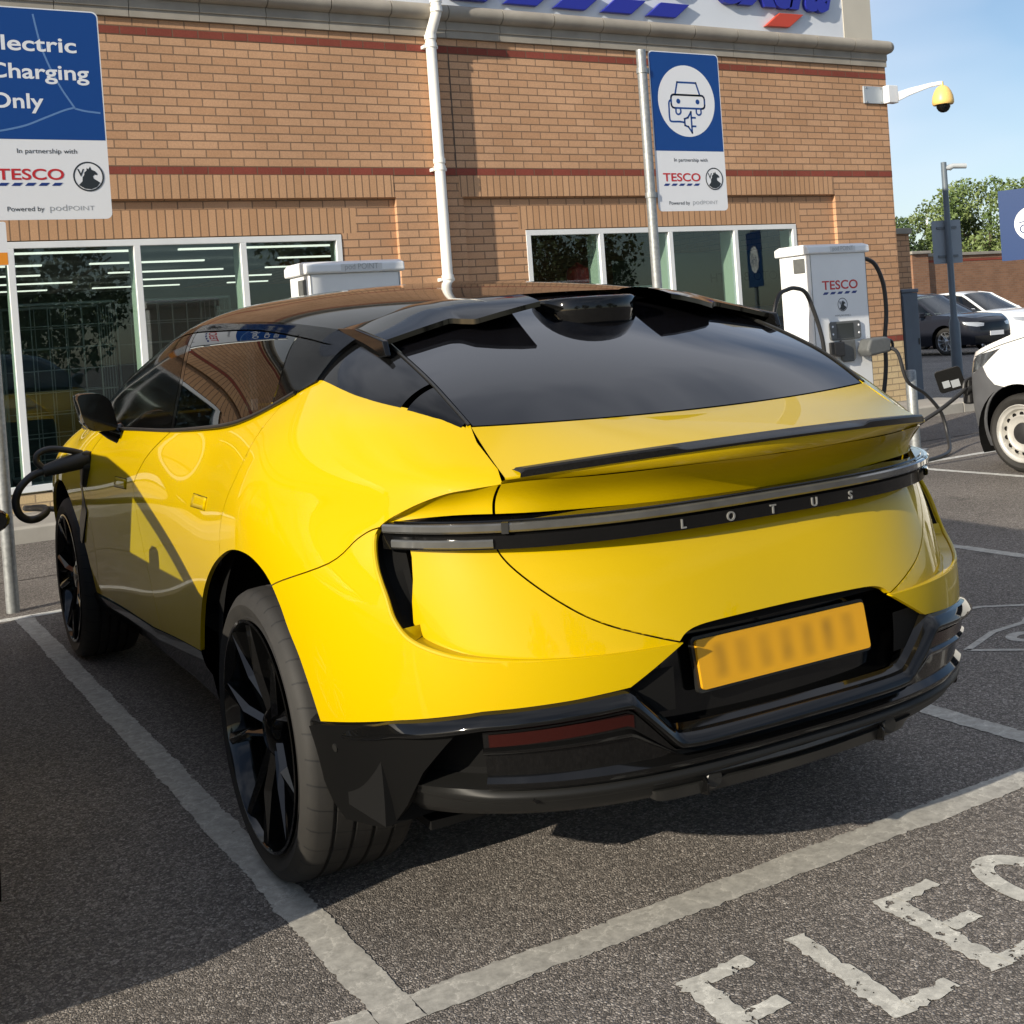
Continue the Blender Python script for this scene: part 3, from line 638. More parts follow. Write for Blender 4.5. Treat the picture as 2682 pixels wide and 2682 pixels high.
class Dom:
    """rectangular (u, v) domain cut into cells; cells are split along panel lines"""
    def __init__(s, u0, u1, v0, v1, d):
        s.u0, s.v0 = u0, v0; s.nu = max(1, round((u1 - u0) / d)); s.nv = max(1, round((v1 - v0) / d)); s.du = (u1 - u0) / s.nu; s.dv = (v1 - v0) / s.nv
        U = lambda i: u0 + s.du * i
        V = lambda j: v0 + s.dv * j
        s.c = {(i, j): [[(U(i), V(j)), (U(i + 1), V(j)), (U(i + 1), V(j + 1)), (U(i), V(j + 1))]] for i in range(s.nu) for j in range(s.nv)}
    def cells(s, a, b, pad):
        i0 = int((min(a[0], b[0]) - pad - s.u0) / s.du) - 1; i1 = int((max(a[0], b[0]) + pad - s.u0) / s.du) + 1
        j0 = int((min(a[1], b[1]) - pad - s.v0) / s.dv) - 1; j1 = int((max(a[1], b[1]) + pad - s.v0) / s.dv) + 1
        for i in range(max(0, i0), min(s.nu, i1 + 1)):
            for j in range(max(0, j0), min(s.nv, j1 + 1)):
                if (i, j) in s.c: yield (i, j)
    def split(s, pts, pad=1e-4):
        for a, b in zip(pts[:-1], pts[1:]):
            dx, dy = b[0] - a[0], b[1] - a[1]; ln = math.hypot(dx, dy)
            if ln < 1e-9: continue
            dx /= ln; dy /= ln
            for key in s.cells(a, b, 1e-4):
                out = []
                for P in s.c[key]:
                    ds = [-(p[0] - a[0]) * dy + (p[1] - a[1]) * dx for p in P]; ts = [(p[0] - a[0]) * dx + (p[1] - a[1]) * dy for p in P]
                    if min(ds) > -1e-7 or max(ds) < 1e-7 or max(ts) < -pad or min(ts) > ln + pad: out.append(P); continue
                    A, B = [], []; n = len(P)
                    for k in range(n):
                        p, q, d0, d1 = P[k], P[(k + 1) % n], ds[k], ds[(k + 1) % n]
                        if d0 >= -1e-7: A.append(p)
                        if d0 <= 1e-7: B.append(p)
                        if (d0 > 1e-7 and d1 < -1e-7) or (d0 < -1e-7 and d1 > 1e-7):
                            t = d0 / (d0 - d1); m = (p[0] + (q[0] - p[0]) * t, p[1] + (q[1] - p[1]) * t); A.append(m); B.append(m)
                    for Q in (A, B):
                        if len(Q) > 2: out.append(Q)
                s.c[key] = out
    def gap(s, pts, g):
        """open a shut line of half width g along pts"""
        P = np.array(pts, float); t = np.gradient(P, axis=0); t /= np.linalg.norm(t, axis=1)[:, None]; n = np.stack([-t[:, 1], t[:, 0]], 1)
        s.split([tuple(p) for p in P + n * g]); s.split([tuple(p) for p in P - n * g])
        for a, b in zip(P[:-1], P[1:]):
            d = b - a; ln = np.hypot(*d)
            if ln < 1e-9: continue
            d = d / ln
            for key in s.cells(a, b, g):
                keep = []
                for Q in s.c[key]:
                    c = np.mean(Q, axis=0) - a; tt = min(max(c @ d, 0), ln)
                    if np.hypot(*(c - d * tt)) > g * .985: keep.append(Q)
                s.c[key] = keep
    def drop(s, f):
        for key in s.c: s.c[key] = [Q for Q in s.c[key] if not f(*np.mean(Q, axis=0))]
    def circle(s, cu, cv, r, n=72, f=lambda a: 1.):
        pts = [(cu + r * f(a) * math.cos(a), cv + r * f(a) * math.sin(a)) for a in np.linspace(0, 2 * math.pi, n + 1)]
        s.split(pts); poly = pts[:-1]; s.drop(lambda u, v: inside(u, v, poly))
    def comps(s):
        key = lambda p: (round(p[0] * 5e4), round(p[1] * 5e4)); par = {}
        def find(k):
            while par[k] != k: par[k] = par[par[k]]; k = par[k]
            return k
        polys = [Q for L_ in s.c.values() for Q in L_]
        for Q in polys:
            ks = [key(p) for p in Q]
            for k in ks: par.setdefault(k, k)
            r0 = find(ks[0])
            for k in ks[1:]: par[find(k)] = r0
        out = {}
        for Q in polys: out.setdefault(find(key(Q[0])), []).append(Q)
        return list(out.values())
    def take(s, seed):
        """the piece that holds the seed point"""
        best = None
        for comp in s.comps():
            d = min((np.mean(Q, axis=0)[0] - seed[0]) ** 2 + (np.mean(Q, axis=0)[1] - seed[1]) ** 2 for Q in comp)
            if best is None or d < best[0]: best = (d, comp)
        return best[1]
def inside(u, v, poly):
    c = False; n = len(poly); j = n - 1
    for i in range(n):
        if (poly[i][1] > v) != (poly[j][1] > v) and u < (poly[j][0] - poly[i][0]) * (v - poly[i][1]) / (poly[j][1] - poly[i][1]) + poly[i][0]: c = not c
        j = i
    return c
def panel(name, polys, F, m, parent, mirror=False, rim=.014, off=0.):
    """cut piece -> mesh; a folded edge of its own runs round the border"""
    idx = {}; uv = []; fs = []
    for Q in polys:
        f = []
        for p in Q:
            k = (round(p[0] * 5e4), round(p[1] * 5e4))
            if k not in idx: idx[k] = len(uv); uv.append(p)
            if idx[k] not in f: f.append(idx[k])
        if len(f) > 2: fs.append(tuple(f))
    uv = np.array(uv); u, v = uv[:, 0], uv[:, 1]; P = F(u, v)
    e = 1e-4; n = np.cross(F(u + e, v) - F(u - e, v), F(u, v + e) - F(u, v - e)); n /= np.linalg.norm(n, axis=1)[:, None] + 1e-12
    P = P + n * off
    if mirror: P = P * [-1, 1, 1]; n = n * [-1, 1, 1]; fs = [f[::-1] for f in fs]
    cnt = {}
    for f in fs:
        for a, b in zip(f, f[1:] + f[:1]): cnt[(a, b)] = cnt.get((a, b), 0) + 1
    mb = MB(); mb.add(P, fs)
    if rim:
        bd = [(a, b) for (a, b) in cnt if (b, a) not in cnt]; ids = sorted({i for e_ in bd for i in e_}); mp_ = {i: k for k, i in enumerate(ids)}; k = len(ids)
        vs = np.concatenate([P[ids], P[ids] - n[ids] * rim]); mb.add(vs, [(mp_[b], mp_[a], mp_[a] + k, mp_[b] + k) for a, b in bd])
    o = mb.build(name, m, parent, smooth=True, angle=180, recalc=False)
    return o
def both(name, polys, F, m, parent, **k):
    return panel(name, polys, F, m, parent, False, **k), panel(name, polys, F, m, parent, True, **k)

# --- side skin, cut into panels
BELT = [(2.75, 1.118), (2.3, 1.13), (1.9, 1.14), (1.5, 1.15), (1.0, 1.163), (.7, 1.178), (.45, 1.196), (.2, 1.228), (.05, 1.262), (-.02, 1.292), (-.055, 1.312), (-.10, 1.3235), (-.16, 1.316), (-.3, 1.287), (-.515, 1.2465), (-.60, 1.225), (-.655, 1.205)]
def on_belt(y, z):        # point on S at given y and z for y < 0 needs its angle
    if y >= 0: return (-y, z)
    lo, hi = 0., 1.4
    for _ in range(50):
        m_ = (lo + hi) / 2
        if Sf(np.array([m_]), np.array([z]))[0][1] > y: lo = m_
        else: hi = m_
    return (lo, z)
belt_uv = [on_belt(y, z) for y, z in BELT]
belt_s = [tuple(p) for p in smooth_path(belt_uv, 5)]
hatch_side = [(-.632, -.672, 1.205), (-.640, -.72, 1.168), (-.647, -.775, 1.140), (-.653, -.83, 1.112), (-.656, -.852, 1.086), (-.656, -.846, 1.06)]
tcut3 = [(-.655, -.846, 1.081), (-.70, -.79, 1.073), (-.745, -.752, 1.064), (-.79, -.69, 1.040), (-.84, -.625, 1.003), (-.868, -.61, .975), (-.878, -.615, .945), (-.877, -.632, .90), (-.870, -.667, .84), (-.870, -.699, .787), (-.848, -.742, .745), (-.79, -.82, .716), (-.71, -.885, .705), (-.6, -.95, .70), (-.45, -1.0, .699), (-.318, -1.02, .70)]
tcut = [tuple(p) for p in smooth_path([uz(p) for p in tcut3], 6)]
low3 = [(-.968, -.35, .506), (-.96, -.418, .517), (-.877, -.694, .568), (-.741, -.868, .600), (-.574, -.968, .613), (-.456, -1.01, .624), (-.40, -1.02, .655), (-.318, -1.02, .70)]
low_uv = [uz(p) for p in low3]
D = Dom(-4.28, 1.30, .28, 1.36, .0215)
arch_op = [tuple(p) for p in smooth_path([(-.765, .46), (-.70, .565), (-.61, .658), (-.487, .735), (-.35, .801), (-.218, .847), (-.108, .873), (.005, .881), (.097, .871), (.185, .838), (.252, .782), (.30, .72), (.345, .665), (.385, .59), (.413, .515)], 5)]
arch_op += [(.42, .49), (.44, .2), (-.80, .2), (-.775, .42)]
D.split(arch_op + arch_op[:1]); D.drop(lambda u, v: inside(u, v, arch_op))            # rear wheel arch
D.circle(-3.019, .385, .478, 84)                     # front wheel arch
D.split(belt_s); D.split(tcut); D.split(low_uv)
bpoly = belt_s + [(1.4, 1.205), (1.4, 1.5), (-5, 1.5), (-5, 1.118)]
D.drop(lambda u, v: inside(u, v, bpoly))
hs = [uz(p) for p in hatch_side]
D.split(hs); hpoly = hs + [(1.4, 1.06), (1.4, 1.205)]
D.drop(lambda u, v: inside(u, v, hpoly) or (u > hs[0][0] and v > 1.2))
tpoly = [uz((-.656, -.846, 1.06))] + tcut + [(1.4, .70), (1.4, 1.07)]
tpoly = tcut + [(1.4, .70), (1.4, 1.081)]
D.drop(lambda u, v: inside(u, v, tpoly))
sill = [(-2.62, .372), (-1.5, .402), (-.77, .455), (-.70, .46)]
D.split(sill)
D.drop(lambda u, v: (u < -.69 and u > -2.9 and v < np.interp(u, [s_[0] for s_ in sill], [s_[1] for s_ in sill])))
lp = low_uv + [(1.4, .70), (1.4, .2), (.2, .2), (.2, .512)]
D.drop(lambda u, v: u > .05 and inside(u, v, lp))
D.split([(-3.3, .36), (-4.3, .40)]); D.drop(lambda u, v: u < -3.2 and v < .36)
G_ = .0017
shut_rear = smooth_path([(.03, 1.30), (-.03, 1.263), (-.075, 1.175), (-.12, 1.08), (-.235, .945), (-.262, .85), (-.262, .76)], 6)
shut_mid = smooth_path([(-1.02, 1.19), (-1.03, 1.163), (-1.33, 1.052), (-1.52, .965), (-1.56, .90), (-1.53, .7), (-1.42, .5), (-1.36, .38)], 6)
shut_front = smooth_path([(-2.08, 1.16), (-2.15, 1.12), (-2.38, 1.0), (-2.43, .86), (-2.40, .60), (-2.50, .36)], 5)
shut_fuel = smooth_path([(.17, .80), (.24, .83), (.47, .90), (.56, .962), (.62, .988), (.70, .996), (.80, .990)], 5)
for sline in (shut_rear, shut_mid, shut_front, shut_fuel): D.gap([tuple(p) for p in sline], G_)
fender = D.take((-2.9, .95)); fdoor = D.take((-1.95, .8)); rdoor = D.take((-.9, .8)); quarter = D.take((.2, 1.1)); bumper = D.take((.7, .64))
both('front_fender', fender, Sf, M_paint, car)
fd = both('front_door', fdoor, Sf, M_paint, car)
rd = both('rear_door', rdoor, Sf, M_paint, car)
both('rear_quarter_panel', quarter, Sf, M_paint, car)
both('rear_bumper', bumper, Sf, M_paint, car)
# flush door handles, each in a fine recess line
def handle(doors, u0, v0, u1, v1, u2, v2, u3, v3):
    loop = smooth_path([(u0, v0), (u1, v1), (u2, v2), (u3, v3), (u0, v0)], 5)
    for dr, sx in zip(doors, (1, -1)):
        q = [(u0, v0), (u1, v1), (u2, v2), (u3, v3)]
        mb = MB(); rows = []
        for i in range(7):
            t = i / 6; a = np.array(q[0]) * (1 - t) + np.array(q[1]) * t; b = np.array(q[3]) * (1 - t) + np.array(q[2]) * t
            rows.append([Sf(np.array([(a + (b - a) * s_)[0]]), np.array([(a + (b - a) * s_)[1]]), .0014)[0] * [sx, 1, 1] for s_ in np.linspace(0, 1, 4)])
        mb.grid(np.array(rows)); h = mb.build('handle', M_paint, dr, smooth=True)
        md = h.modifiers.new('thick', 'SOLIDIFY'); md.thickness = .004; md.offset = 0
        pts = [Sf(np.array([p[0]]), np.array([p[1]]), .0008)[0] * [sx, 1, 1] for p in ([q[1]] + [q[0]] + [q[3]] + [q[2]])]
        MB().tube(pts, .0020, 6).build('handle_gap', M_matt, dr)
handle(rd, -.66, .978, -.47, .981, -.49, .943, -.69, .936)
handle(fd, -1.86, .952, -1.67, .955, -1.69, .915, -1.88, .91)
# added black shell behind the shut lines blocks light so gaps stay dark
iu = np.linspace(-4.2, 1.25, 160); iz = np.linspace(.30, 1.30, 40); UU, ZZ = np.meshgrid(iu, iz, indexing='ij')
DI = Dom(-4.2, 1.25, .30, 1.30, .05)
DI.drop(lambda u, v: (-.88 < u < .54 and v < .94) or (u + 3.019) ** 2 + (v - .385) ** 2 < .50 ** 2 or v > np.interp(u, [p[0] for p in belt_uv], [p[1] for p in belt_uv]) - .02 or (u > .55 and v > .66) or (u > .3 and v < .56) or v < .40 or (u > hs[0][0] - .03 and v > 1.0))
polys = [q for l_ in DI.c.values() for q in l_]
both('light_block_shell', polys, Sf, M_matt, car, rim=0, off=-.018)

# --- glasshouse: lofted sections  belt / mid / rail / quarter / centre
GY = [2.75, 2.55, 2.3, 1.9, 1.5, 1.0, .6, .2, 0, -.1]
GP = np.array([
 [(.925, 1.118), (.89, 1.125), (.82, 1.14), (.42, 1.165), (0, 1.175)],
 [(.93, 1.123), (.895, 1.155), (.805, 1.205), (.41, 1.24), (0, 1.255)],
 [(.935, 1.13), (.895, 1.205), (.785, 1.305), (.40, 1.350), (0, 1.368)],
 [(.935, 1.14), (.885, 1.26), (.750, 1.430), (.40, 1.492), (0, 1.513)],
 [(.930, 1.15), (.872, 1.30), (.722, 1.512), (.40, 1.587), (0, 1.608)],
 [(.922, 1.163), (.862, 1.32), (.712, 1.520), (.40, 1.604), (0, 1.625)],
 [(.910, 1.184), (.852, 1.325), (.703, 1.508), (.40, 1.587), (0, 1.605)],
 [(.880, 1.228), (.825, 1.335), (.688, 1.478), (.40, 1.550), (0, 1.566)],
 [(.832, 1.285), (.785, 1.355), (.665, 1.455), (.40, 1.524), (0, 1.541)],
 [(.795, 1.322), (.750, 1.372), (.648, 1.440), (.40, 1.509), (0, 1.527)]])[::-1]
GYr = GY[::-1]; GM = natspl(GYr); VK = np.array([0, .22, .5, .76, 1.0]); 
VM = natspl(list(VK) + [1.24, 1.5])
def Gf(y, v, sx=-1):
    y = np.asarray(y, float); v = np.asarray(v, float)
    C_ = np.stack([[evspl(GYr, GM, GP[:, k, c], y) for c in range(2)] for k in range(5)])      # 5,2,n
    X = np.stack([C_[0, 0], C_[1, 0], C_[2, 0], C_[3, 0], C_[4, 0], -C_[3, 0], -C_[2, 0]], 1); Z = np.stack([C_[0, 1], C_[1, 1], C_[2, 1], C_[3, 1], C_[4, 1], C_[3, 1], C_[2, 1]], 1)
    kk = list(VK) + [1.24, 1.5]
    return np.stack([sx * evspl(kk, VM, X, v), y, evspl(kk, VM, Z, v)], -1)
Gd = lambda u, v: Gf(-u, v)                        # domain u = -y so that the winding matches the side skin
GS = Dom(-2.74, .10, 0, .5, .018)
railv = .455
pil = .0
wl = lambda pts, n=5: [tuple(p) for p in smooth_path(pts, n)]
# window openings in the (u, v) domain
A_line = wl([(-2.72, .03), (-2.3, .40), (-1.95, .445), (-1.5, .455), (-1.0, .455), (-.5, .45), (-.15, .43), (.02, .40)], 5)
GS.gap(A_line, .004)
B1 = [(-1.035, 0), (-1.12, .25), (-1.30, .46)]; B2 = [(-.10, -.01), (-.12, .2), (-.20, .44)]
B0 = [(-1.0, 0), (-1.075, .25), (-1.25, .46)]
GS.gap(wl(B1), .0035); GS.gap(wl(B0), .0025); GS.gap(wl(B2), .003)
fw = GS.take((-1.9, .15)); bpil = GS.take((-1.10, .25)); rw = GS.take((-.6, .2)); qw = GS.take((-.02, .2)); rail = GS.take((-1.0, .485))
for sx, prs in ((False, fd), (True, rd)): pass
a, b = both('side_window', fw, Gd, M_fglass, car, rim=0); both('side_window', rw, Gd, M_pglass, car, rim=0)
both('window_pillar', bpil, Gd, M_gloss, car, rim=.006); both('quarter_window', qw, Gd, M_pglass, car, rim=.006); both('roof_rail', rail, Gd, M_gloss, car, rim=.01)
# black trim along the foot of the windows
for sx in (1, -1):
    pts = [Gf(np.array([y]), np.array([.0]))[0] + [-.002, 0, .002] for y in np.linspace(2.72, -.02, 60)]; pts += []
    MB().tube([(p[0] * sx, p[1], p[2]) for p in pts], .0065, 8).build('window_trim', M_satin, car, smooth=True)
# roof, front screen
roof_rows = [[Gf(np.array([y]), np.array([v]))[0] for v in np.linspace(.5, 1.5, 41)] for y in np.linspace(1.52, -.10, 42)]
def sym_rows(ys, v0=.5, n=30):
    rows = []
    for y in ys:
        h = [Gf(np.array([y]), np.array([v]))[0] for v in np.linspace(v0, 1.0, n)]; rows.append(h + [p * [-1, 1, 1] for p in h[-2::-1]])
    return np.array(rows)
MB().grid(sym_rows(np.linspace(1.515, -.10, 44))).build('roof', M_gloss, car, smooth=True, angle=180)
MB().grid(sym_rows(np.linspace(2.74, 1.525, 24))).build('front_screen', M_fglass, car, smooth=True, angle=180)
# bonnet (mostly hidden)
hb = []
for y in np.linspace(2.70, 3.95, 22):
    zc = np.interp(y, [2.7, 3.0, 3.5, 3.95], [1.125, 1.07, .98, .84]); xe = np.interp(y, [2.7, 3.0, 3.5, 3.95], [.88, .86, .80, .55]); ze_ = np.interp(y, [2.7, 3.0, 3.5, 3.95], [1.115, 1.06, .96, .82])
    hb.append([(xe * s_, y, zc + (ze_ - zc) * s_ ** 2 - .0 * abs(s_)) for s_ in np.linspace(-1, 1, 25)])
MB().grid(np.array(hb)).build('bonnet', M_paint, car, smooth=True, angle=180)

# --- rear screen and black rear quarters
tS = [0, .25, .55, .8, 1.0]
seam = np.array([(-.60, -.05, 1.452), (-.622, -.21, 1.406), (-.633, -.419, 1.331), (-.636, -.556, 1.268), (-.632, -.668, 1.203)])
cent = np.array([(0, -.06, 1.525), (0, -.24, 1.463), (0, -.455, 1.372), (0, -.625, 1.283), (0, -.765, 1.192)])
tM = natspl(tS)
sm_ = lambda t: np.stack([evspl(tS, tM, seam[:, k], t) for k in range(3)], -1)
cm_ = lambda t: np.stack([evspl(tS, tM, cent[:, k], t) for k in range(3)], -1)
def rear_glass(s, t): 
    a, b = sm_(t), cm_(t); s = np.asarray(s); f = np.abs(s) ** 2.1
    return np.stack([-a[:, 0] * s, b[:, 1] + (a[:, 1] - b[:, 1]) * f, b[:, 2] + (a[:, 2] - b[:, 2]) * f], -1)
tt = np.linspace(0, 1, 40); ss = np.linspace(-.985, .985, 61)
MB().grid(np.array([rear_glass(ss, np.full(61, t)) for t in tt])).build('rear_screen', mat('dark_rear_glass', (.004, .004, .005), .03, spec=.5, coat=.4, coat_rough=.01), car, smooth=True, angle=180)
# quarter: from the yellow edge up to the seam
yb = np.linspace(-.02, -.655, 34)
rowsq = []
for k, y in enumerate(yb):
    b = on_belt(y, float(np.interp(-y, [-p[0] for p in BELT], [p[1] for p in BELT]))); p0 = Sf(np.array([b[0]]), np.array([b[1] - .003]), -.002)[0]
    t = np.interp(-y, -seam[:, 1], tS) if y < -.05 else 0.; p2 = sm_(np.array([t]))[0]
    if y > -.05: p2 = np.array(Gf(np.array([y]), np.array([.5]))[0])
    wdt = np.linalg.norm(p2 - p0); md_ = (p0 + p2) / 2 + np.array([-.55, 0, .55]) * wdt * .10
    rowsq.append([(1 - q) ** 2 * p0 + 2 * q * (1 - q) * (2 * md_ - (p0 + p2) / 2) + q * q * p2 for q in np.linspace(0, 1, 12)])
rowsq = np.array(rowsq)
cutq = 25
for sx in (1, -1):
    MB().grid(rowsq[:cutq] * [sx, 1, 1], flip=sx < 0).build('rear_pillar', M_gloss, car, smooth=True, angle=180)
    MB().grid(rowsq[cutq:] * [sx, 1, 1] + np.array([0, -.004, 0]), flip=sx < 0).build('screen_side_panel', M_gloss, car, smooth=True, angle=180)
    # hatch seam: a fine raised edge of the rear screen
    pts = [sm_(np.array([t]))[0] * [sx, 1, 1] + [0, -.001, .002] for t in np.linspace(.1, 1, 30)]
    MB().tube(pts, .0045, 6).build('screen_edge', M_satin, car, smooth=True)

# --- split roof wing and the pod between
def wing_pts(sx):
    # outline in plan (x, y, z): front edge joins the roof, rear edge hangs over the screen
    kn = [(-.652, -.262, 1.416), (-.55, -.258, 1.441), (-.455, -.250, 1.463), (-.43, -.268, 1.459), (-.405, -.304, 1.455), (-.34, -.325, 1.470), (-.27, -.339, 1.484), (-.222, -.343, 1.492)]
    sN = np.linspace(0, 7, 49); rear = np.stack([np.interp(sN, range(8), [p[k] for p in kn]) for k in range(3)], -1); rear = np.concatenate([rear[:1], (rear[:-2] + rear[1:-1] * 2 + rear[2:]) / 4, rear[-1:]])
    front = smooth_path([(-.675, .06, 1.455), (-.65, .05, 1.462), (-.56, .03, 1.488), (-.47, .0, 1.510), (-.42, -.02, 1.517), (-.385, -.03, 1.521), (-.32, -.05, 1.524), (-.25, -.07, 1.525), (-.215, -.09, 1.523)], 6)
    front = np.array(front); q_ = np.linspace(0, len(front) - 1, 49); front = np.stack([np.interp(q_, range(len(front)), front[:, k]) for k in range(3)], -1)
    return rear, front
rr_, ff_ = wing_pts(1)
for sx in (1, -1):
    top = []; 
    for q in np.linspace(0, 1, 14):
        mid = (rr_ + ff_) / 2 + np.array([0, 0, .012]); top.append((1 - q) ** 2 * ff_ + 2 * q * (1 - q) * (2 * mid - (rr_ + ff_) / 2) + q * q * rr_)
    top = np.array(top) + [0, 0, .003]; bot = top - np.array([0, 0, 1]) * (np.linspace(.05, .014, 14)[:, None, None])
    loop = np.concatenate([top, bot[::-1], top[:1]])
    mb = MB().grid(loop * [sx, 1, 1], flip=sx > 0)
    n_ = loop.shape[1]
    mb.build('roof_wing', M_gloss, car, smooth=True, angle=35, weld=1e-5)
    # upright outer fence joining wing and quarter
    MB().prism([(-.285, 1.418), (-.30, 1.375), (-.24, 1.372), (-.12, 1.41), (.04, 1.462), (-.1, 1.455)], -.672 * sx, -.655 * sx, 'X').build('wing_end_plate', M_gloss, car, bevel=.004)
pod = MB()
pr = []
for z, sc in ((1.502, .92), (1.499, .97), (1.492, 1.0), (1.46, 1.0), (1.428, .97), (1.418, .90)):
    pr.append([(0.155 * sc * math.cos(a) * (1 if abs(math.cos(a)) < .99 else 1), -.20 - .155 * sc * max(0, math.sin(a)) ** .8 + .10 * max(0, -math.sin(a)), z - .03 * 0) for a in np.linspace(0, 2 * math.pi, 41)])
pod.grid(np.array(pr)); pod.add(pr[0][:-1], [tuple(range(40))]); pod.add(pr[-1][:-1], [tuple(range(40))])
pod.build('roof_sensor_pod', M_gloss, car, smooth=True, angle=35, weld=1e-5)
# --- tailgate: deck with ducktail lip, recessed band, light bar, lower skin
xs_ = np.linspace(-1, 1, 73)
def row(xe, yc, ye, zc, ze, p=2.): return np.array([(xe * s_, yc + (ye - yc) * abs(s_) ** p, zc + (ze - zc) * abs(s_) ** 2) for s_ in xs_])
k0 = row(.629, -.772, -.676, 1.189, 1.200, 2.1); k1 = row(.637, -.90, -.755, 1.163, 1.150); k2 = row(.6525, -1.045, -.866, 1.1275, 1.098); k3 = row(.653, -1.034, -.850, 1.089, 1.083)
deck = []
for q in np.linspace(0, 1, 16): deck.append(2 * (q - .5) * (q - 1) * k0 + 4 * q * (1 - q) * k1 + 2 * q * (q - .5) * k2)
deck = np.array(deck)
tg = thing_part = None
tail = bpy.data.objects.new('tailgate', None); COL.objects.link(tail); tail.parent = car
MB().grid(deck).build('deck', M_paint, tail, smooth=True, angle=180)
lip = np.array([k2, k2 + [0, -.0015, -.006], (k2 + k3) / 2 + [0, -.001, 0], k3 + [0, 0, .004], k3 + [0, .006, 0]])
MB().grid(lip).build('ducktail', M_paint, tail, smooth=True, angle=180)
# carbon lip on the ducktail, lower in the middle
cb = []
for s_ in np.linspace(-.958, .958, 121):
    h = .001 + .011 / (1 + math.exp(-(abs(s_) * .6525 - .285) / .007)); h *= min(1, (.962 - abs(s_)) / .012)
    p = np.array([.6525 * s_, -1.045 + .179 * s_ * s_, 1.1275 - .0295 * s_ * s_]); ins = np.array([0, .045, .013])
    cb.append([p + ins, p + np.array([0, .020, .008 + h * .55]), p + np.array([0, -.005, .003 + h]), p + np.array([0, -.009, .001 + h * .8]), p + np.array([0, -.006, -.004]), p + np.array([0, .003, -.006])])
MB().grid(np.array(cb), flip=True).build('carbon_lip', M_carbon, tail, smooth=True, angle=30)
bx = [0, .28, .5, .655, .70, .745, .79, .842]
cy_, cz_ = spl(bx, [-1.030, -.996, -.922, -.842, -.796, -.755, -.693, -.620]), spl(bx, [1.088, 1.087, 1.084, 1.081, 1.073, 1.064, 1.039, 1.001])
by_, bz_ = spl(bx, [-.950, -.926, -.870, -.803, -.758, -.715, -.665, -.612]), spl(bx, [1.002, 1.003, 1.007, 1.012, 1.012, 1.010, 1.005, .997])
def band(x0, x1, n):
    rows = []
    for q in np.linspace(0, 1, 10):
        r_ = []
        for x in np.linspace(x0, x1, n):
            a = np.array([x, cy_(abs(x))[0], cz_(abs(x))[0]]); b = np.array([x, by_(abs(x))[0], bz_(abs(x))[0]]); p = a + (b - a) * q; p[1] += .012 * math.sin(math.pi * q); r_.append(p)
        rows.append(r_)
    return np.array(rows)
MB().grid(band(-.651, .651, 81)).build('upper_band', M_paint, tail, smooth=True, angle=180)
for sx in (1, -1):
    o = MB().grid(band(-.842, -.656, 24) * [sx, 1, 1], flip=sx < 0).build('lamp_shoulder', M_paint, car, smooth=True, angle=180)
# light bar swept along its own plan curve
def sweep(prof, a0, a1, n, W, Rv, close=True):
    rows = []
    for a in np.linspace(a0, a1, n):
        r_ = []
        e = 1e-4; P = lambda t: np.array([-math.cos(t), -math.sin(t)]) * polar(t, W, Rv); p = P(a); tg_ = P(a + e) - P(a - e); nn = np.array([tg_[1], -tg_[0]]); nn /= np.linalg.norm(nn)
        if nn @ p < 0: nn = -nn
        for off, z in prof: q = p + nn * off; r_.append((q[0], q[1], z))
        rows.append(r_)
    return np.array(rows)
AT = math.atan2(.625, .872)
bar = bpy.data.objects.new('light_bar', None); COL.objects.link(bar); bar.parent = car
LW, LR = .93, .99
MB().grid(sweep([(-.06, 1.004), (-.018, 1.0015), (-.016, .9985), (-.008, .998), (-.006, .975), (-.012, .973), (-.007, .968), (-.008, .938), (-.05, .930), (-.09, .945)], AT, math.pi - AT, 121, LW, LR), flip=True).build('lamp_housing', M_gloss, bar, smooth=True, angle=25)
sp_ = [(-.010, .9965), (.0, .9965), (.004, .993), (.004, .981), (.0, .9765), (-.010, .9765)]
MB().grid(sweep(sp_, math.atan2(.865, .66), math.pi - math.atan2(.865, .66), 81, LW, LR), flip=True).build('light_strip', M_lens2, bar, smooth=True, angle=30)
for sx in (1, -1):
    MB().grid(sweep(sp_, AT + .01, math.atan2(.865, .668), 40, LW, LR) * [sx, 1, 1], flip=sx > 0).build('light_strip', M_lens2, bar, smooth=True, angle=30)
    MB().grid(sweep([(-.009, .962), (-.002, .961), (.0, .958), (.0, .945), (-.003, .942), (-.009, .941)], AT + .03, math.atan2(.865, .70), 40, LW, LR) * [sx, 1, 1], flip=sx > 0).build('indicator_lens', M_lens, bar, smooth=True, angle=30)
    jb = sweep([(-.01, .9985), (.007, .9985), (.007, .974), (-.01, .974)], math.atan2(.865, .672), math.atan2(.865, .652), 6, LW, LR)
    MB().grid(jb * [sx, 1, 1]).build('lamp_joint', M_satin, bar)
M_letterm = mat('silver_badge', (.24, .24, .23), .35, metal=.3)
# brand lettering on the bar
for ch, x in zip('LOTUS', (-.258, -.130, 0, .130, .258)):
    yy = -.99 * (1 - (abs(x) / .93) ** 3) ** (1 / 3) + .0055; sl_ = (abs(x) / .93) ** 2 * 1.0 * (1 if x > 0 else -1)
    tm = MB(); rt = Vector((1, sl_, 0)).normalized(); text_at(tm, ch, .030, Vector((x, yy, .9425)) - rt * .010, right=rt, up=(0, 0, 1), extrude=.0018, offset=.0004)
    tm.build('letter', M_letterm, bar)

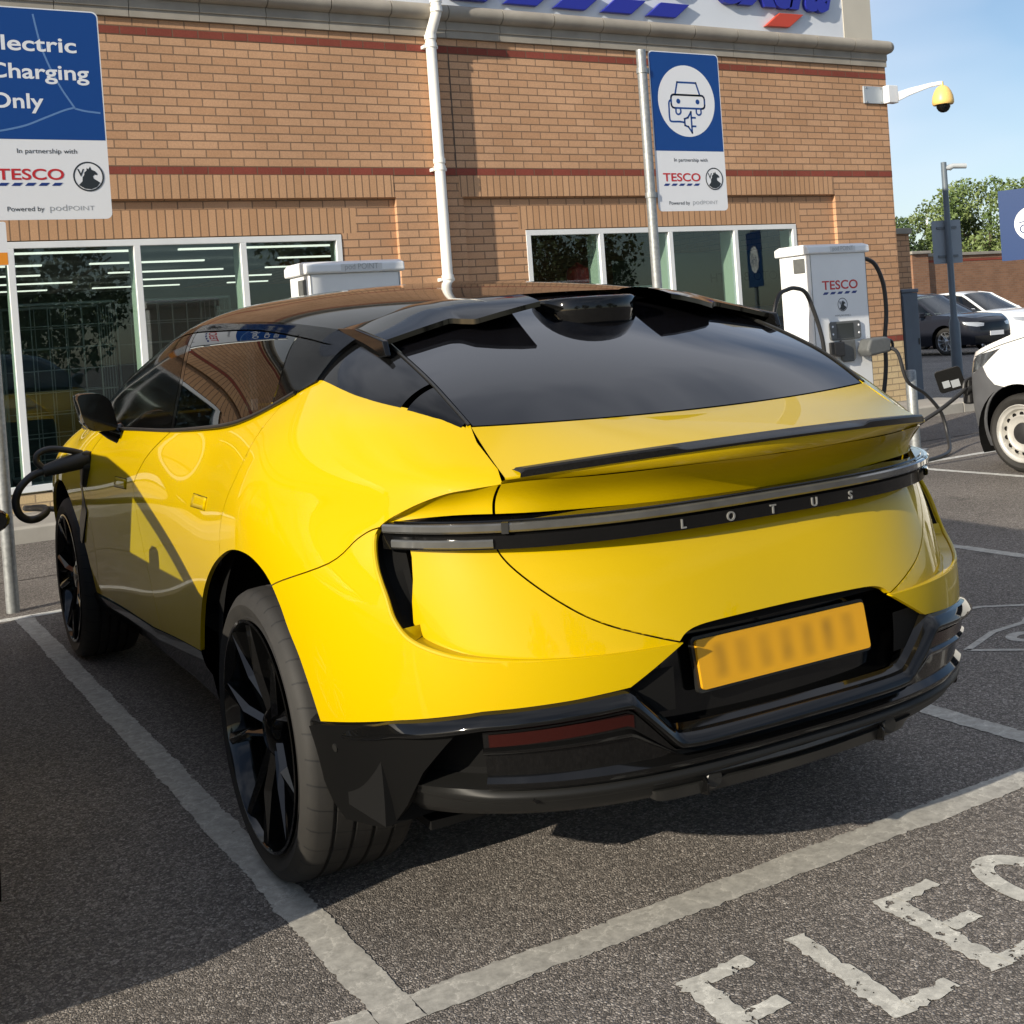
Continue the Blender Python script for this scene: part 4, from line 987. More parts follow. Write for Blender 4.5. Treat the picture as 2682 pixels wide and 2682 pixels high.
# lower tailgate skin and the bumper corners on the same surface
DN = Dom(.62, math.pi - .62, .60, .945, .0165)
def na(x, z):
    lo, hi = .3, math.pi - .3
    for _ in range(50):
        m_ = (lo + hi) / 2
        if Nf(np.array([m_]), np.array([z]))[0][0] < x: lo = m_
        else: hi = m_
    return (lo, z)
nshut = [(-.656, .95), (-.655, .928), (-.642, .90), (-.615, .865), (-.572, .822), (-.525, .785), (-.475, .757), (-.42, .735), (-.37, .717), (-.325, .702)]
NS = [tuple(p) for p in smooth_path([na(x, z) for x, z in nshut], 5)]
mir = lambda L_: [(math.pi - u, v) for u, v in L_]
hb_ = [na(x, z) for x, z in ((-.325, .702), (-.305, .718), (-.275, .728), (-.22, .733), (-.1, .736), (0, .737))]
hbot = [tuple(p) for p in smooth_path(hb_, 5)]; hbot = hbot + mir(hbot)[::-1][1:]
DN.split(hbot); DN.gap(NS, .0019); DN.gap(mir(NS), .0019)
vr = [na(x, z) for x, z in ((-.800, .95), (-.800, .92), (-.805, .87), (-.812, .82), (-.815, .77), (-.81, .73), (-.78, .70))]
DN.split(vr); DN.split(mir(vr))
rdg = [(u, v) for u, v in tcut if v < .80]
DN.drop(lambda u, v: inside(u, v, hbot + [(math.pi - hbot[0][0], .5), (hbot[0][0], .5)]) or Nf(np.array([u]), np.array([v]))[0][0] ** 2 > np.interp(v, [.70, .73, .77, .82, .87, .92, .95], [.78, .81, .815, .812, .805, .8, .8]) ** 2)
ridge_z = lambda u: np.interp(u if u < math.pi / 2 else math.pi - u, [p[0] for p in rdg], [p[1] for p in rdg])
DN.split(rdg); DN.split(mir(rdg))
DN.drop(lambda u, v: v < ridge_z(u) - 1e-4 and (u < na(-.325, .70)[0] or u > na(.325, .70)[0]))
low_skin = DN.take((math.pi / 2, .85)); cornL = DN.take(na(-.70, .80)); cornR = DN.take(na(.70, .80))
panel('lower_skin', low_skin, Nf, M_paint, tail, rim=.016)
panel('bumper_corner', cornL, Nf, M_paint, car, rim=.012); panel('bumper_corner', cornR, Nf, M_paint, car, rim=.012)
MB().grid(np.array([[Nf(np.array([a]), np.array([z]), -.02)[0] for a in np.linspace(.72, math.pi - .72, 60)] for z in np.linspace(.72, .935, 8)])).build('light_block_shell', M_matt, car)  # added black backing that blocks light behind the tailgate gaps
# shelf from the body edge in to the recessed corner, and the dark air outlet beside it
for sx in (1, -1):
    E_, I_ = [], []
    for u, v in tcut:
        if v < .985: 
            p = Sf(np.array([u]), np.array([v]))[0]; E_.append(p); q = Nf(np.array([max(u, .66)]), np.array([min(v, .94)]))[0]; 
            if q[0] < -.80 and v > .715: q = Nf(np.array([na(-.806, min(v, .94))[0]]), np.array([min(v, .94)]))[0]
            I_.append(q)
    E_, I_ = np.array(E_), np.array(I_)
    kv = [i for i in range(len(E_)) if E_[i][2] > .742]; ky = [i for i in range(len(E_)) if E_[i][2] <= .775]
    rows = [E_[ky] * (1 - q) + I_[ky] * q + np.array([0, .0, -.0]) for q in np.linspace(0, 1, 6)]
    MB().grid(np.array(rows) * [sx, 1, 1], flip=sx > 0).build('bumper_shelf', M_paint, car, smooth=True, angle=180)
    dep = np.array([.035, .03, 0])
    rows = [E_[kv] + np.array([.004, .004, 0]), E_[kv] + dep, (E_[kv] + I_[kv]) / 2 + dep, I_[kv] + dep * .6, I_[kv] + np.array([0, .004, 0])]
    MB().grid(np.array(rows) * [sx, 1, 1], flip=sx > 0).build('air_outlet', M_matt, car, smooth=True, angle=30)
    # rounded lip along the edge
    lipp = [p + np.array([.004, .004, 0]) for p in E_]
    MB().tube([(p[0] * sx, p[1], p[2]) for p in lipp[1:-8]], [.0065 * min(1, (len(lipp) - 9 - i) / 12, i / 3 + .2) for i in range(len(lipp) - 9)], 8).build('body_edge', M_paint, car, smooth=True)

# --- black number plate panel, lower bumper, diffuser
_zx = np.linspace(0, 1.1, 441); _zz = np.interp(_zx, [0, .30, .352, .456, .574, .741, .877, .96, 1.0], [.505, .505, .508, .620, .611, .598, .566, .515, .49])
_k = np.hanning(13); _k /= _k.sum(); _zz = np.convolve(np.concatenate([_zz[12:0:-1], _zz, np.full(12, _zz[-1])]), _k, 'same')[12:-12]
zt = lambda x: float(np.interp(abs(x), _zx, _zz))
pl = []
for q in np.linspace(0, 1, 12):
    r_ = []
    for s_ in np.linspace(-1, 1, 41):
        xt, xb = .335 * s_, .37 * s_; z0 = float(np.interp(abs(xt), [0, .22, .335], [.745, .742, .706])); z1 = .50
        x = xt + (xb - xt) * q; z = z0 + (z1 - z0) * q
        wx = np.interp(z, [.50, .62, .70, .75], [.43, .52, .41, .37]) * s_
        r_.append((wx, -.955 - .035 * q + .28 * wx * wx, z))
    pl.append(r_)
MB().grid(np.array(pl)).build('plate_panel', M_gloss, car, smooth=True, angle=180)
def plate_mat():
    '''yellow plate; its characters cannot be read in the photograph, only soft dark patches'''
    m, N, K, p = new_mat('yellow_number_plate'); t = N.new('ShaderNodeTexCoord'); s = N.new('ShaderNodeSeparateXYZ'); K(t.outputs['Object'], s.inputs[0])
    def M(op, a, b=None):
        q = N.new('ShaderNodeMath'); q.operation = op
        for k, v in enumerate((a, b)):
            if v is None: continue
            if isinstance(v, (int, float)): q.inputs[k].default_value = v
            else: K(v, q.inputs[k])
        return q.outputs[0]
    n = N.new('ShaderNodeTexNoise'); n.inputs['Scale'].default_value = 13; n.inputs['Detail'].default_value = 1; K(t.outputs['Object'], n.inputs['Vector'])
    c = M('ADD', M('MULTIPLY', M('COSINE', M('MULTIPLY', s.outputs['X'], 2 * math.pi / .066)), .5), .5)
    ez = M('SUBTRACT', 1, M('POWER', M('ABSOLUTE', M('DIVIDE', s.outputs['Z'], .045)), 4)); ex = M('LESS_THAN', M('ABSOLUTE', s.outputs['X']), .235)
    f = N.new('ShaderNodeMath'); f.operation = 'MULTIPLY'; f.use_clamp = True; K(M('MULTIPLY', M('MULTIPLY', c, n.outputs['Fac']), ex), f.inputs[0]); K(ez, f.inputs[1])
    mx_ = N.new('ShaderNodeMixRGB'); mx_.inputs['Color1'].default_value = (.60, .30, .008, 1); mx_.inputs['Color2'].default_value = (.27, .14, .01, 1); K(f.outputs[0], mx_.inputs['Fac']); K(mx_.outputs[0], p.inputs['Base Color'])
    p.inputs['Roughness'].default_value = .4
    return m
ptl = R(9.)
plate = MB().prism(rrect(-.26, .26, -.0555, .0555, .008, 3), -.004, .004, 'Y').build('number_plate', plate_mat(), car)
plate.location = (0, -.995, .632); plate.rotation_euler = (-ptl, 0, 0)
pf = MB().prism(rrect(-.268, .268, -.063, .063, .01, 3), .0045, .016, 'Y').build('plate_frame', M_satin, plate)
_ut = np.linspace(.2, math.pi / 2, 3000); _xt = Sf(_ut, np.full(3000, .52))[:, 0]
u_at = lambda x: np.interp(-np.abs(x), _xt, _ut)
def bump_row(X, off, Z):
    X = np.asarray(X, float); Z = np.asarray(Z, float); a = u_at(X); zz = np.clip(Z, .3, .6); P = Sf(a, zz)[:, :2]; d = Sf(a + 1e-3, zz)[:, :2] - Sf(a - 1e-3, zz)[:, :2]
    nn = np.stack([d[:, 1], -d[:, 0]], 1); nn /= np.linalg.norm(nn, axis=1)[:, None]; nn *= np.sign(np.sum(nn * P, 1))[:, None]
    Q = P + nn * np.reshape(off, (-1, 1)) if np.ndim(off) else P + nn * off
    return np.stack([np.where(X < 0, Q[:, 0], -Q[:, 0]), Q[:, 1], Z], 1)
def bump_pt(x, off, z): return bump_row([x], off, [z])[0]
def bands(mb, rows, soft=()):
    '''each band a strip of its own so that creases stay crisp; soft: row indices that are rounded over'''
    i = 0; n = len(rows)
    while i < n - 1:
        j = i + 1
        while j in soft and j < n - 1: j += 1
        mb.grid(np.array(rows[i:j + 1])); i = j
    return mb
def xs_to(x, n): 
    t = np.linspace(-1, 1, n); return x * np.sign(t) * (1 - (1 - np.abs(t)) ** 1.25)
fade = lambda x, a, b: min(1, max(0, (abs(x) - a) / (b - a)))
XB = xs_to(.968, 161)
def brow(X, off, zf): return bump_row(X, np.array([off(x) for x in X]) if callable(off) else off, [zf(x) for x in X])
beam = [brow(XB, -.016, lambda x: zt(x) + .012), brow(XB, .0015, lambda x: zt(x) + .001), brow(XB, lambda x: .012 - .008 * fade(x, .86, .95), lambda x: zt(x) - .003), brow(XB, lambda x: .031 - .026 * fade(x, .84, .95), lambda x: zt(x) - .021), brow(XB, lambda x: .033 - .028 * fade(x, .84, .95), lambda x: zt(x) - .028), brow(XB, lambda x: .028 - .024 * fade(x, .84, .95), lambda x: zt(x) - .034), brow(XB, -.01, lambda x: zt(x) - .043), brow(XB, -.05, lambda x: zt(x) - .043)]
bands(MB(), beam, (3, 4, 5)).build('bumper_beam', M_gloss, car, smooth=True, angle=180)
XL = xs_to(.745, 131)
zk = lambda k: (lambda x: .446 + (zt(x) - .044 - .446) * k)
box = [brow(XL, -.06, zk(1.)), brow(XL, .004, zk(1.)), brow(XL, .004, zk(.68)), brow(XL, .013, zk(.62)), brow(XL, .012, zk(.55)), brow(XL, -.002, zk(.50)), brow(XL, -.004, lambda x: .452), brow(XL, .012, lambda x: .438), brow(XL, .014, lambda x: .428), brow(XL, .006, lambda x: .420), brow(XL, -.05, lambda x: .416)]
mb = bands(MB(), box, (4, 8, 9))
for e_ in (0, -1):
    cap = [r_[e_] for r_ in box]; inn = [np.array([p[0] * .93, p[1] + .10, p[2]]) for p in cap]; mb.grid(np.array([cap, inn]))
mb.build('lower_bumper', M_gloss, car, smooth=True, angle=180)
for sx in (1, -1):
    Xc = np.linspace(-.955, -.72, 26)
    bands(MB(), [np.array(r_) * [sx, 1, 1] for r_ in (brow(Xc, -.02, lambda x: zt(x) - .042), brow(Xc, -.075, lambda x: zt(x) - .06), brow(Xc, -.085, lambda x: .44), brow(Xc, -.04, lambda x: .39))]).build('bumper_recess', M_matt, car, smooth=True, angle=180)
XP = xs_to(.90, 131); f9 = lambda x: fade(x, .74, .90)
lip_ = [brow(XP, -.07, lambda x: .43), brow(XP, -.004, lambda x: .418), brow(XP, lambda x: .012 - .03 * f9(x), lambda x: .408), brow(XP, lambda x: .013 - .03 * f9(x), lambda x: .400), brow(XP, lambda x: .002 - .03 * f9(x), lambda x: .388), brow(XP, lambda x: -.008 - .03 * f9(x), lambda x: .368 - .012 * f9(x)), brow(XP, lambda x: -.03 - .03 * f9(x), lambda x: .350 - .02 * f9(x)), brow(XP, -.16, lambda x: .325), brow(XP, -.42, lambda x: .30)]
bands(MB(), lip_, (2, 3, 5, 6)).build('lower_lip', mat('satin_lip_plastic', (.010, .010, .0095), .48, spec=.22), car, smooth=True, angle=180)
# red reflectors
def on_bumper(x0, x1, d0, d1, off, n=20): return np.array([[bump_pt(x, off, zt(x) - d0), bump_pt(x, off, zt(x) - d1)] for x in np.linspace(x0, x1, n)])
for sx in (1, -1):
    MB().grid(on_bumper(-.735 * sx, -.45 * sx, .050, .078, .0065), flip=sx < 0).build('reflector', M_reflector, car)
M_finblack = mat('fin_black', (.004, .004, .004), .5, spec=.10)
# corner fins that close the wheel arch from behind
finp = [(.33, .485), (.411, .512), (.67, .560), (.79, .578), (.80, .548), (.776, .521), (.721, .456), (.668, .368), (.613, .301), (.562, .294), (.453, .282), (.411, .314), (.382, .374), (.338, .44)]
FD = Dom(.31, .83, .27, .60, .012); FD.split(finp + finp[:1]); FD.drop(lambda u, v: not inside(u, v, finp))
for mi in (False, True):
    o = panel('corner_fin', [q for l_ in FD.c.values() for q in l_], Sf, M_finblack, car, mirror=mi, rim=.03, off=.007)
    q = Sf(np.array([.47]), np.array([.468]), .0065)[0]; q2 = Sf(np.array([.47]), np.array([.468]), .010)[0]
    sx = -1 if mi else 1
    MB().tube([(q[0] * sx, q[1], q[2]), (q2[0] * sx, q2[1], q2[2])], .0095, 16).build('parking_sensor', M_satin, o)
for x in (-.66, .66):
    pz = bump_pt(x, .006, .40)
    MB().lathe([(0, .001), (0, .0095), (.006, .0105), (.006, .001)], 18, 'Y', (pz[0], pz[1] - .004, .398)).build('parking_sensor', M_gloss, car)
# centre diffuser with two strakes
dfp = [(-.43, -.985, .405), (-.36, -1.0, .402), (0, -1.03, .40), (.36, -1.0, .402), (.43, -.985, .405)]
dfb = [(-.395, -.955, .352), (-.34, -.985, .344), (0, -1.005, .342), (.34, -.985, .344), (.395, -.955, .352)]
dfi = [(-.36, -.60, .30), (-.33, -.60, .30), (0, -.60, .30), (.33, -.60, .30), (.36, -.60, .30)]
df = MB(); T_ = lambda L_: np.array(smooth_path(L_, 6))
df.grid(np.array([T_(dfp), T_(dfp) + [0, -.004, -.008], (T_(dfp) + T_(dfb)) / 2 + [0, .012, .004], (T_(dfp) + T_(dfb)) / 2 + [0, -.004, 0], T_(dfb), T_(dfi)]))
df.build('diffuser', M_satin, car, smooth=True, angle=25)
for sx in (-1, 1):
    MB().lathe([(-.004, .001), (-.004, .020), (.002, .024), (.01, .024)], 24, 'Y', (.275 * sx + .03, -1.004, .374)).build('tow_cover', M_satin, car, smooth=True, angle=40)
    MB().prism([(-.995, .392), (-1.02, .372), (-1.016, .345), (-.80, .31), (-.80, .36)], .272 * sx - .003, .272 * sx + .003, 'X').build('diffuser_strake', M_gloss, car, bevel=.0015)
# sills, floor, wheel housings
for sx in (1, -1):
    rows = []
    for y in np.linspace(2.56, .76, 40):
        zt_ = float(np.interp(-y, [-2.62, -1.5, -.77], [.372, .402, .455])); xo = -float(Wf(np.array([y]), np.array([.42]))[0])
        rows.append([(xo + .012, y, zt_ + .012), (xo - .002, y, zt_ - .003), (xo + .004, y, zt_ - .03), (xo + .012, y, zt_ - .055), (xo + .03, y, zt_ - .085), (xo + .045, y, min(.285, zt_ - .09)), (xo + .12, y, .245), (xo + .5, y, .24)])
    MB().grid(np.array(rows) * [sx, 1, 1], flip=sx < 0).build('side_sill', M_gloss, car, smooth=True, angle=30)
    for yc, rad in ((.03, .497), (3.019, .487)):
        arch = MB(); angs = np.linspace(R(4), R(186), 40)
        arch.grid(np.array([[(x * sx, yc + rad * math.cos(a) * k_, .385 + rad * math.sin(a) * k_) for a in angs] for x, k_ in ((-.93, 1.05 if yc < 1 else 1.), (-.90, 1.35 if yc < 1 else 1.014), (-.50, 1.3 if yc < 1 else 1.), (-.48, .1))]))
        arch.build('wheel_housing', M_matt, car, smooth=True, angle=40)
        wf_ = lambda y, z: float(Wf(np.array([max(y, 0)]), np.array([z]))[0])
MB().box(-.78, .78, -.62, 3.7, .27, .29).build('underbody', M_matt, car)
# cabin: seats, dash and wheel, seen faintly through the front windows
M_seat = mat('dark_seat_leather', (.03, .03, .03), .55)
for y0, xs2 in ((1.15, (-.42, .42)), (.25, (-.45, 0, .45))):
    for x in xs2:
        st = MB(); 
        st.prism([(y0 - .02, .45), (y0 + .52, .50), (y0 + .55, .62), (y0 + .10, .60), (y0 - .10, 1.17), (y0 - .22, 1.17), (y0 - .12, .5)], x - .24, x + .24, 'X')
        s_o = st.build('seat', M_seat, car, bevel=.05, seg=3)
        MB().box(x - .13, x + .13, y0 - .27, y0 - .16, 1.20, 1.38).build('headrest', M_seat, s_o, bevel=.04, seg=3)
MB().prism([(1.95, .7), (2.7, .7), (2.7, 1.10), (2.15, 1.09), (1.98, 1.02)], -.80, .80, 'X').build('dashboard', M_seat, car, bevel=.03)
sw = MB().lathe([(.018 * math.cos(a), .18 + .018 * math.sin(a)) for a in np.linspace(0, 2 * math.pi, 11)[:-1]], 32, 'Y', (0, 0, 0), closed=True).box(-.17, .17, -.01, .01, -.025, .025).build('steering_wheel', M_satin, car, smooth=True)
sw.location = (.42, 1.80, 1.0); sw.rotation_euler = (R(-22), 0, 0)
MB().box(-.80, .80, -.45, 2.3, .40, .43).build('cabin_floor', M_matt, car)
MB().box(-.62, .62, -.45, -.41, .43, 1.12).build('luggage_wall', M_matt, car)

# --- wheels
def tyre_mat():
    m, N, K, p = new_mat('tyre_tread_rubber')
    p.inputs['Roughness'].default_value = .72; t = N.new('ShaderNodeTexCoord'); s = N.new('ShaderNodeSeparateXYZ'); K(t.outputs['Object'], s.inputs[0])
    at = N.new('ShaderNodeMath'); at.operation = 'ARCTAN2'; K(s.outputs['Y'], at.inputs[0]); K(s.outputs['Z'], at.inputs[1])
    sc = N.new('ShaderNodeMath'); sc.operation = 'MULTIPLY_ADD'; sc.inputs[1].default_value = 38 / (2 * math.pi); K(at.outputs[0], sc.inputs[0])
    xm = N.new('ShaderNodeMath'); xm.operation = 'MULTIPLY'; xm.inputs[1].default_value = 4.; K(s.outputs['X'], xm.inputs[0]); K(xm.outputs[0], sc.inputs[2])
    fr = N.new('ShaderNodeMath'); fr.operation = 'FRACT'; K(sc.outputs[0], fr.inputs[0])
    lt_ = N.new('ShaderNodeMath'); lt_.operation = 'LESS_THAN'; lt_.inputs[1].default_value = .07; K(fr.outputs[0], lt_.inputs[0])
    y2 = N.new('ShaderNodeVectorMath'); y2.operation = 'MULTIPLY'; y2.inputs[1].default_value = (0, 1, 1); K(t.outputs['Object'], y2.inputs[0])
    ln_ = N.new('ShaderNodeVectorMath'); ln_.operation = 'LENGTH'; K(y2.outputs[0], ln_.inputs[0])
    gt = N.new('ShaderNodeMath'); gt.operation = 'GREATER_THAN'; gt.inputs[1].default_value = .366; K(ln_.outputs['Value'], gt.inputs[0])
    mu = N.new('ShaderNodeMath'); mu.operation = 'MULTIPLY'; K(lt_.outputs[0], mu.inputs[0]); K(gt.outputs[0], mu.inputs[1])
    n = N.new('ShaderNodeTexNoise'); n.inputs['Scale'].default_value = 16; n.inputs['Detail'].default_value = 5; K(t.outputs['Object'], n.inputs['Vector'])
    c = N.new('ShaderNodeValToRGB'); c.color_ramp.elements[0].color = (.008, .0075, .007, 1); c.color_ramp.elements[1].color = (.024, .022, .019, 1); K(n.outputs['Fac'], c.inputs[0])
    mx_ = N.new('ShaderNodeMixRGB'); mx_.inputs['Color2'].default_value = (.004, .004, .004, 1); K(mu.outputs[0], mx_.inputs['Fac']); K(c.outputs[0], mx_.inputs['Color1']); K(mx_.outputs[0], p.inputs['Base Color'])
    inv = N.new('ShaderNodeMath'); inv.operation = 'SUBTRACT'; inv.inputs[0].default_value = 1; K(mu.outputs[0], inv.inputs[1])
    b = N.new('ShaderNodeBump'); b.inputs['Distance'].default_value = .004; b.inputs['Strength'].default_value = .9; K(inv.outputs[0], b.inputs['Height']); K(b.outputs[0], p.inputs['Normal'])
    return m
M_tyre = tyre_mat()
def tyre_profile(w_, Ro, Ri, grooves=True):
    """closed section (x, r), x from outer face 0 to w_"""
    p = [(.030, Ri - .012), (.012, Ri - .004), (.006, Ri + .006), (.012, Ri + .008), (.004, Ri + .022), (-.002, (Ro + Ri) / 2), (.004, Ro - .030), (.010, Ro - .020), (.018, Ro - .010), (.034, Ro - .003)]
    gx = np.linspace(.075, w_ - .075, 4) if grooves else []
    for g_ in gx: p += [(g_ - .006, Ro), (g_ - .004, Ro - .009), (g_ + .004, Ro - .009), (g_ + .006, Ro)]
    q = [(w_ - a, r_) for a, r_ in p[:10][::-1]]
    return p + q
def car_wheel(parent, name, x_out, y, w_, Ro, Ri, sx, m_rim=None, spokes=5):
    """sx = -1: outer face towards -x"""
    wh = bpy.data.objects.new(name, None); COL.objects.link(wh); wh.parent = parent; wh.location = (x_out, y, Ro - .003)
    if sx > 0: wh.rotation_euler = (0, 0, math.pi)
    m_rim = m_rim or M_gloss
    MB().lathe(tyre_profile(w_, Ro, Ri), 96, 'X', closed=True).build('tyre', M_tyre, wh, smooth=True, angle=35)
    rim = MB().lathe([(.000, Ri + .002), (-.001, Ri - .006), (.006, Ri - .010), (.02, Ri - .016), (.09, Ri - .03), (w_ - .02, Ri - .02), (w_, Ri)], 72, 'X').build('rim', m_rim, wh, smooth=True, angle=30)
    for k in range(spokes):
        for sgn in (-1, 1):
            a0 = 2 * math.pi * k / spokes + .35; mb = MB()
            def pt(r_, da, x): a = a0 + sgn * da; return (x, r_ * math.sin(a), r_ * math.cos(a))
            A = [pt(.055, .05, .050), pt(.16, .12, .028), pt(Ri - .012, .20, .004)]; B = [pt(.055, .50, .052), pt(.16, .27, .030), pt(Ri - .012, .31, .006)]; Cc = [pt(.055, .28, .035), pt(.16, .19, .012), pt(Ri - .012, .255, -.001)]
            back = lambda L_: [(x + .05, b_, c_) for x, b_, c_ in L_]
            mb.grid(np.array([back(A), A, Cc, B, back(B)])); mb.build('spoke', m_rim, rim, smooth=False)
    MB().lathe([(.075, .075), (.045, .07), (.030, .045), (.026, .001)], 30, 'X').build('hub', m_rim, wh, smooth=True, angle=35)
    MB().lathe([(.085, .04), (.085, .19), (.11, .19), (.11, .04)], 48, 'X', closed=True).build('brake_disc', mat('brake_disc_steel', (.25, .25, .25), .35, metal=.8), wh, smooth=True, angle=35)
    return wh
for sx in (-1, 1):
    car_wheel(car, 'wheel', .998 * sx, .0, .315, .3885, .306, sx)
    car_wheel(car, 'wheel', .998 * sx, 3.019, .275, .3885, .306, sx)
# --- door mirrors
for sx in (1, -1):
    mh = MB()
    prof = [(1.76, 1.0), (1.80, 1.06), (1.88, 1.0), (1.95, .72), (1.985, .3)]
    rows = []
    for y, k_ in prof:
        rows.append([((-1.028 + .062 * k_ * math.copysign(abs(math.cos(a)) ** .55, math.cos(a)) - .03 * k_ * math.sin(a)) * sx, y, 1.220 + .076 * k_ * math.copysign(abs(math.sin(a)) ** .6, math.sin(a))) for a in np.linspace(0, 2 * math.pi, 29)])
    mh.grid(np.array(rows)); mh.add(rows[0][:-1], [tuple(range(28))]); mh.add(rows[-1][:-1], [tuple(range(28))])
    mo = mh.build('door_mirror', M_gloss, car, smooth=True, angle=50, weld=1e-5)
    MB().tube([(-.93 * sx, 1.86, 1.125), (-.965 * sx, 1.86, 1.135), (-1.0 * sx, 1.86, 1.165)], [.045, .032, .03], 10).build('mirror_arm', M_gloss, mo, smooth=True)
# --- front left charging port: dark recess and open flap
prt = []
pu = [(-2.33, .99), (-2.34, 1.03), (-2.44, 1.03), (-2.52, .96), (-2.47, .87), (-2.42, .87)]
PD = Dom(-2.6, -2.3, .83, 1.06, .012); PD.split(pu + pu[:1]); PD.drop(lambda u, v: not inside(u, v, pu))
cp = panel('charge_port', [q for l_ in PD.c.values() for q in l_], Sf, M_blackplastic, car, rim=.01, off=.004)
# sharp air outlet behind the front wheel
MB().prism([(2.50, .905), (2.43, .757), (2.60, .60), (2.635, .61), (2.60, .76), (2.60, .82)], -.990, -.955, 'X').build('side_air_outlet', M_satin, car)
# ------------------------------------------------------------------ signs on galvanised posts
def fix(o, root):
    """world-space mesh under an empty that only has a location"""
    o.matrix_parent_inverse = Matrix.Translation(-Vector(root.location)); return o
def flat_ring(mb, cx, cz, r0, r1, y, n=40):
    vs = [(cx + r * math.cos(2 * math.pi * i / n), y, cz + r * math.sin(2 * math.pi * i / n)) for r in (r0, r1) for i in range(n)]
    return mb.add(vs, [(i, (i + 1) % n, n + (i + 1) % n, n + i) for i in range(n)])
def flat_poly(mb, pts, y): return mb.add([(p[0], y, p[1]) for p in pts], [tuple(range(len(pts)))])
def flat_line(mb, pts, wd, y):
    P = np.array(pts, float); t = np.gradient(P, axis=0); t /= np.linalg.norm(t, axis=1)[:, None] + 1e-9; n = np.stack([-t[:, 1], t[:, 0]], 1) * wd / 2
    a, b = P + n, P - n
    return mb.grid(np.array([[(p[0], y, p[1]), (q[0], y, q[1])] for p, q in zip(a, b)]))
def disc(cx, cz, r, n=40): return [(cx + r * math.cos(2 * math.pi * i / n), cz + r * math.sin(2 * math.pi * i / n)) for i in range(n)]
EMB = [(-.72, -.62), (-.45, -.35), (-.42, -.05), (-.30, .10), (-.28, .30), (-.12, .42), (-.10, .62), (.02, .52), (.14, .72), (.22, .50), (.45, .40), (.62, .22), (.60, .10), (.42, .14), (.30, .02), (.34, -.15), (.55, -.28), (.78, -.45), (.55, -.75), (.15, -.92), (-.30, -.88)]
def emblem(white, dark, cx, cz, r, y):
    flat_poly(white, disc(cx, cz, r), y); flat_ring(dark, cx, cz, r * .90, r, y - .0008)
    dark.add([(cx + p[0] * r * .93, y - .0012, cz + p[1] * r * .93) for p in EMB], [tuple(range(len(EMB)))])
    text_at(dark, 'V', r * .70, (cx - r * .70, y - .0012, cz + r * .02), extrude=0, offset=.001)
def tesco_text(red, blue, x0, x1, z0, h, y):
    text_at(red, 'TESCO', h / .70, (x0, y, z0), extrude=0, fit=x1 - x0, offset=.0015 * h / .06)
    n = 5; wd = (x1 - x0) / n; 
    for i in range(n):
        a = x0 + i * wd; flat_poly(blue, [(a, z0 - h * .58), (a + wd * .62, z0 - h * .58), (a + wd * .88, z0 - h * .30), (a + wd * .26, z0 - h * .30)], y)
def sign_common(t, x0, x1, z0, z1, zs, y):
    """white plate with a blue upper half; y = front face"""
    fix(MB().prism(rrect(x0, x1, z0, z1, .035), y, y + .004, 'Y').build('plate', M_signwhite, t), t)
    m_ = .007; top = [p for p in rrect(x0 + m_, x1 - m_, zs, z1 - m_, .032)]; poly = [p for p in top if p[1] > (zs + z1) / 2] + [(x0 + m_, zs), (x1 - m_, zs)]
    fix(flat_poly(MB(), poly, y - .0006).build('blue_field', M_blue, t), t)
    bk = MB()
    for z in (z0 + .12, z1 - .12): bk.box(x0 + .02, x1 - .02, y + .0045, y + .022, z - .02, z + .02)
    fix(bk.build('channel', M_galv, t), t)
YS = 4.38
def kx(x, y0=4.25): k = (YS + 3.188) / (y0 + 3.188); return -1.983 + (x + 1.983) * k
def kz(z, y0=4.25): k = (YS + 3.188) / (y0 + 3.188); return 1.413 + (z - 1.413) * k
# left sign
t = thing('charging_sign', 'blue and white sign reading Electric Charging Only, cut by the left edge', 'sign', (-.7, YS, 2.3), group='charging bay signs')
x0, x1, z0, z1, zs = kx(-1.018), kx(-.333), kz(2.262), kz(3.487), kz(2.726)
sign_common(t, x0, x1, z0, z1, zs, YS)
for body, zz, xe in (('Electric', 3.238, -.467), ('Charging', 3.078, -.407), ('Only', 2.906, -.672)):
    wt = MB(); text_at(wt, body, .123, (kx(-.962), YS - .0013, kz(zz)), extrude=0, fit=kx(xe) - kx(-.962), offset=.0022); fix(wt.build('lettering', M_signwhite, t), t)
cbm = MB()
Z1 = lambda x, y: (kx(-1.018 + (x + 200) * .000865 - .005), kz(3.487 - (y - 45) * .001017))
for pts in ([(178, 80), (195, 170), (218, 270), (262, 380), (320, 490), (375, 570), (405, 612)], [(405, 612), (470, 625), (570, 634)], [(395, 608), (330, 625), (200, 672), (80, 715), (-60, 745), (-180, 760)]):
    flat_line(cbm, smooth_path([Z1(*p) for p in pts], 5), .011, YS - .0009)
fix(cbm.build('printed_cable', mat('pale_blue_print', (.10, .20, .42), .3), t), t)
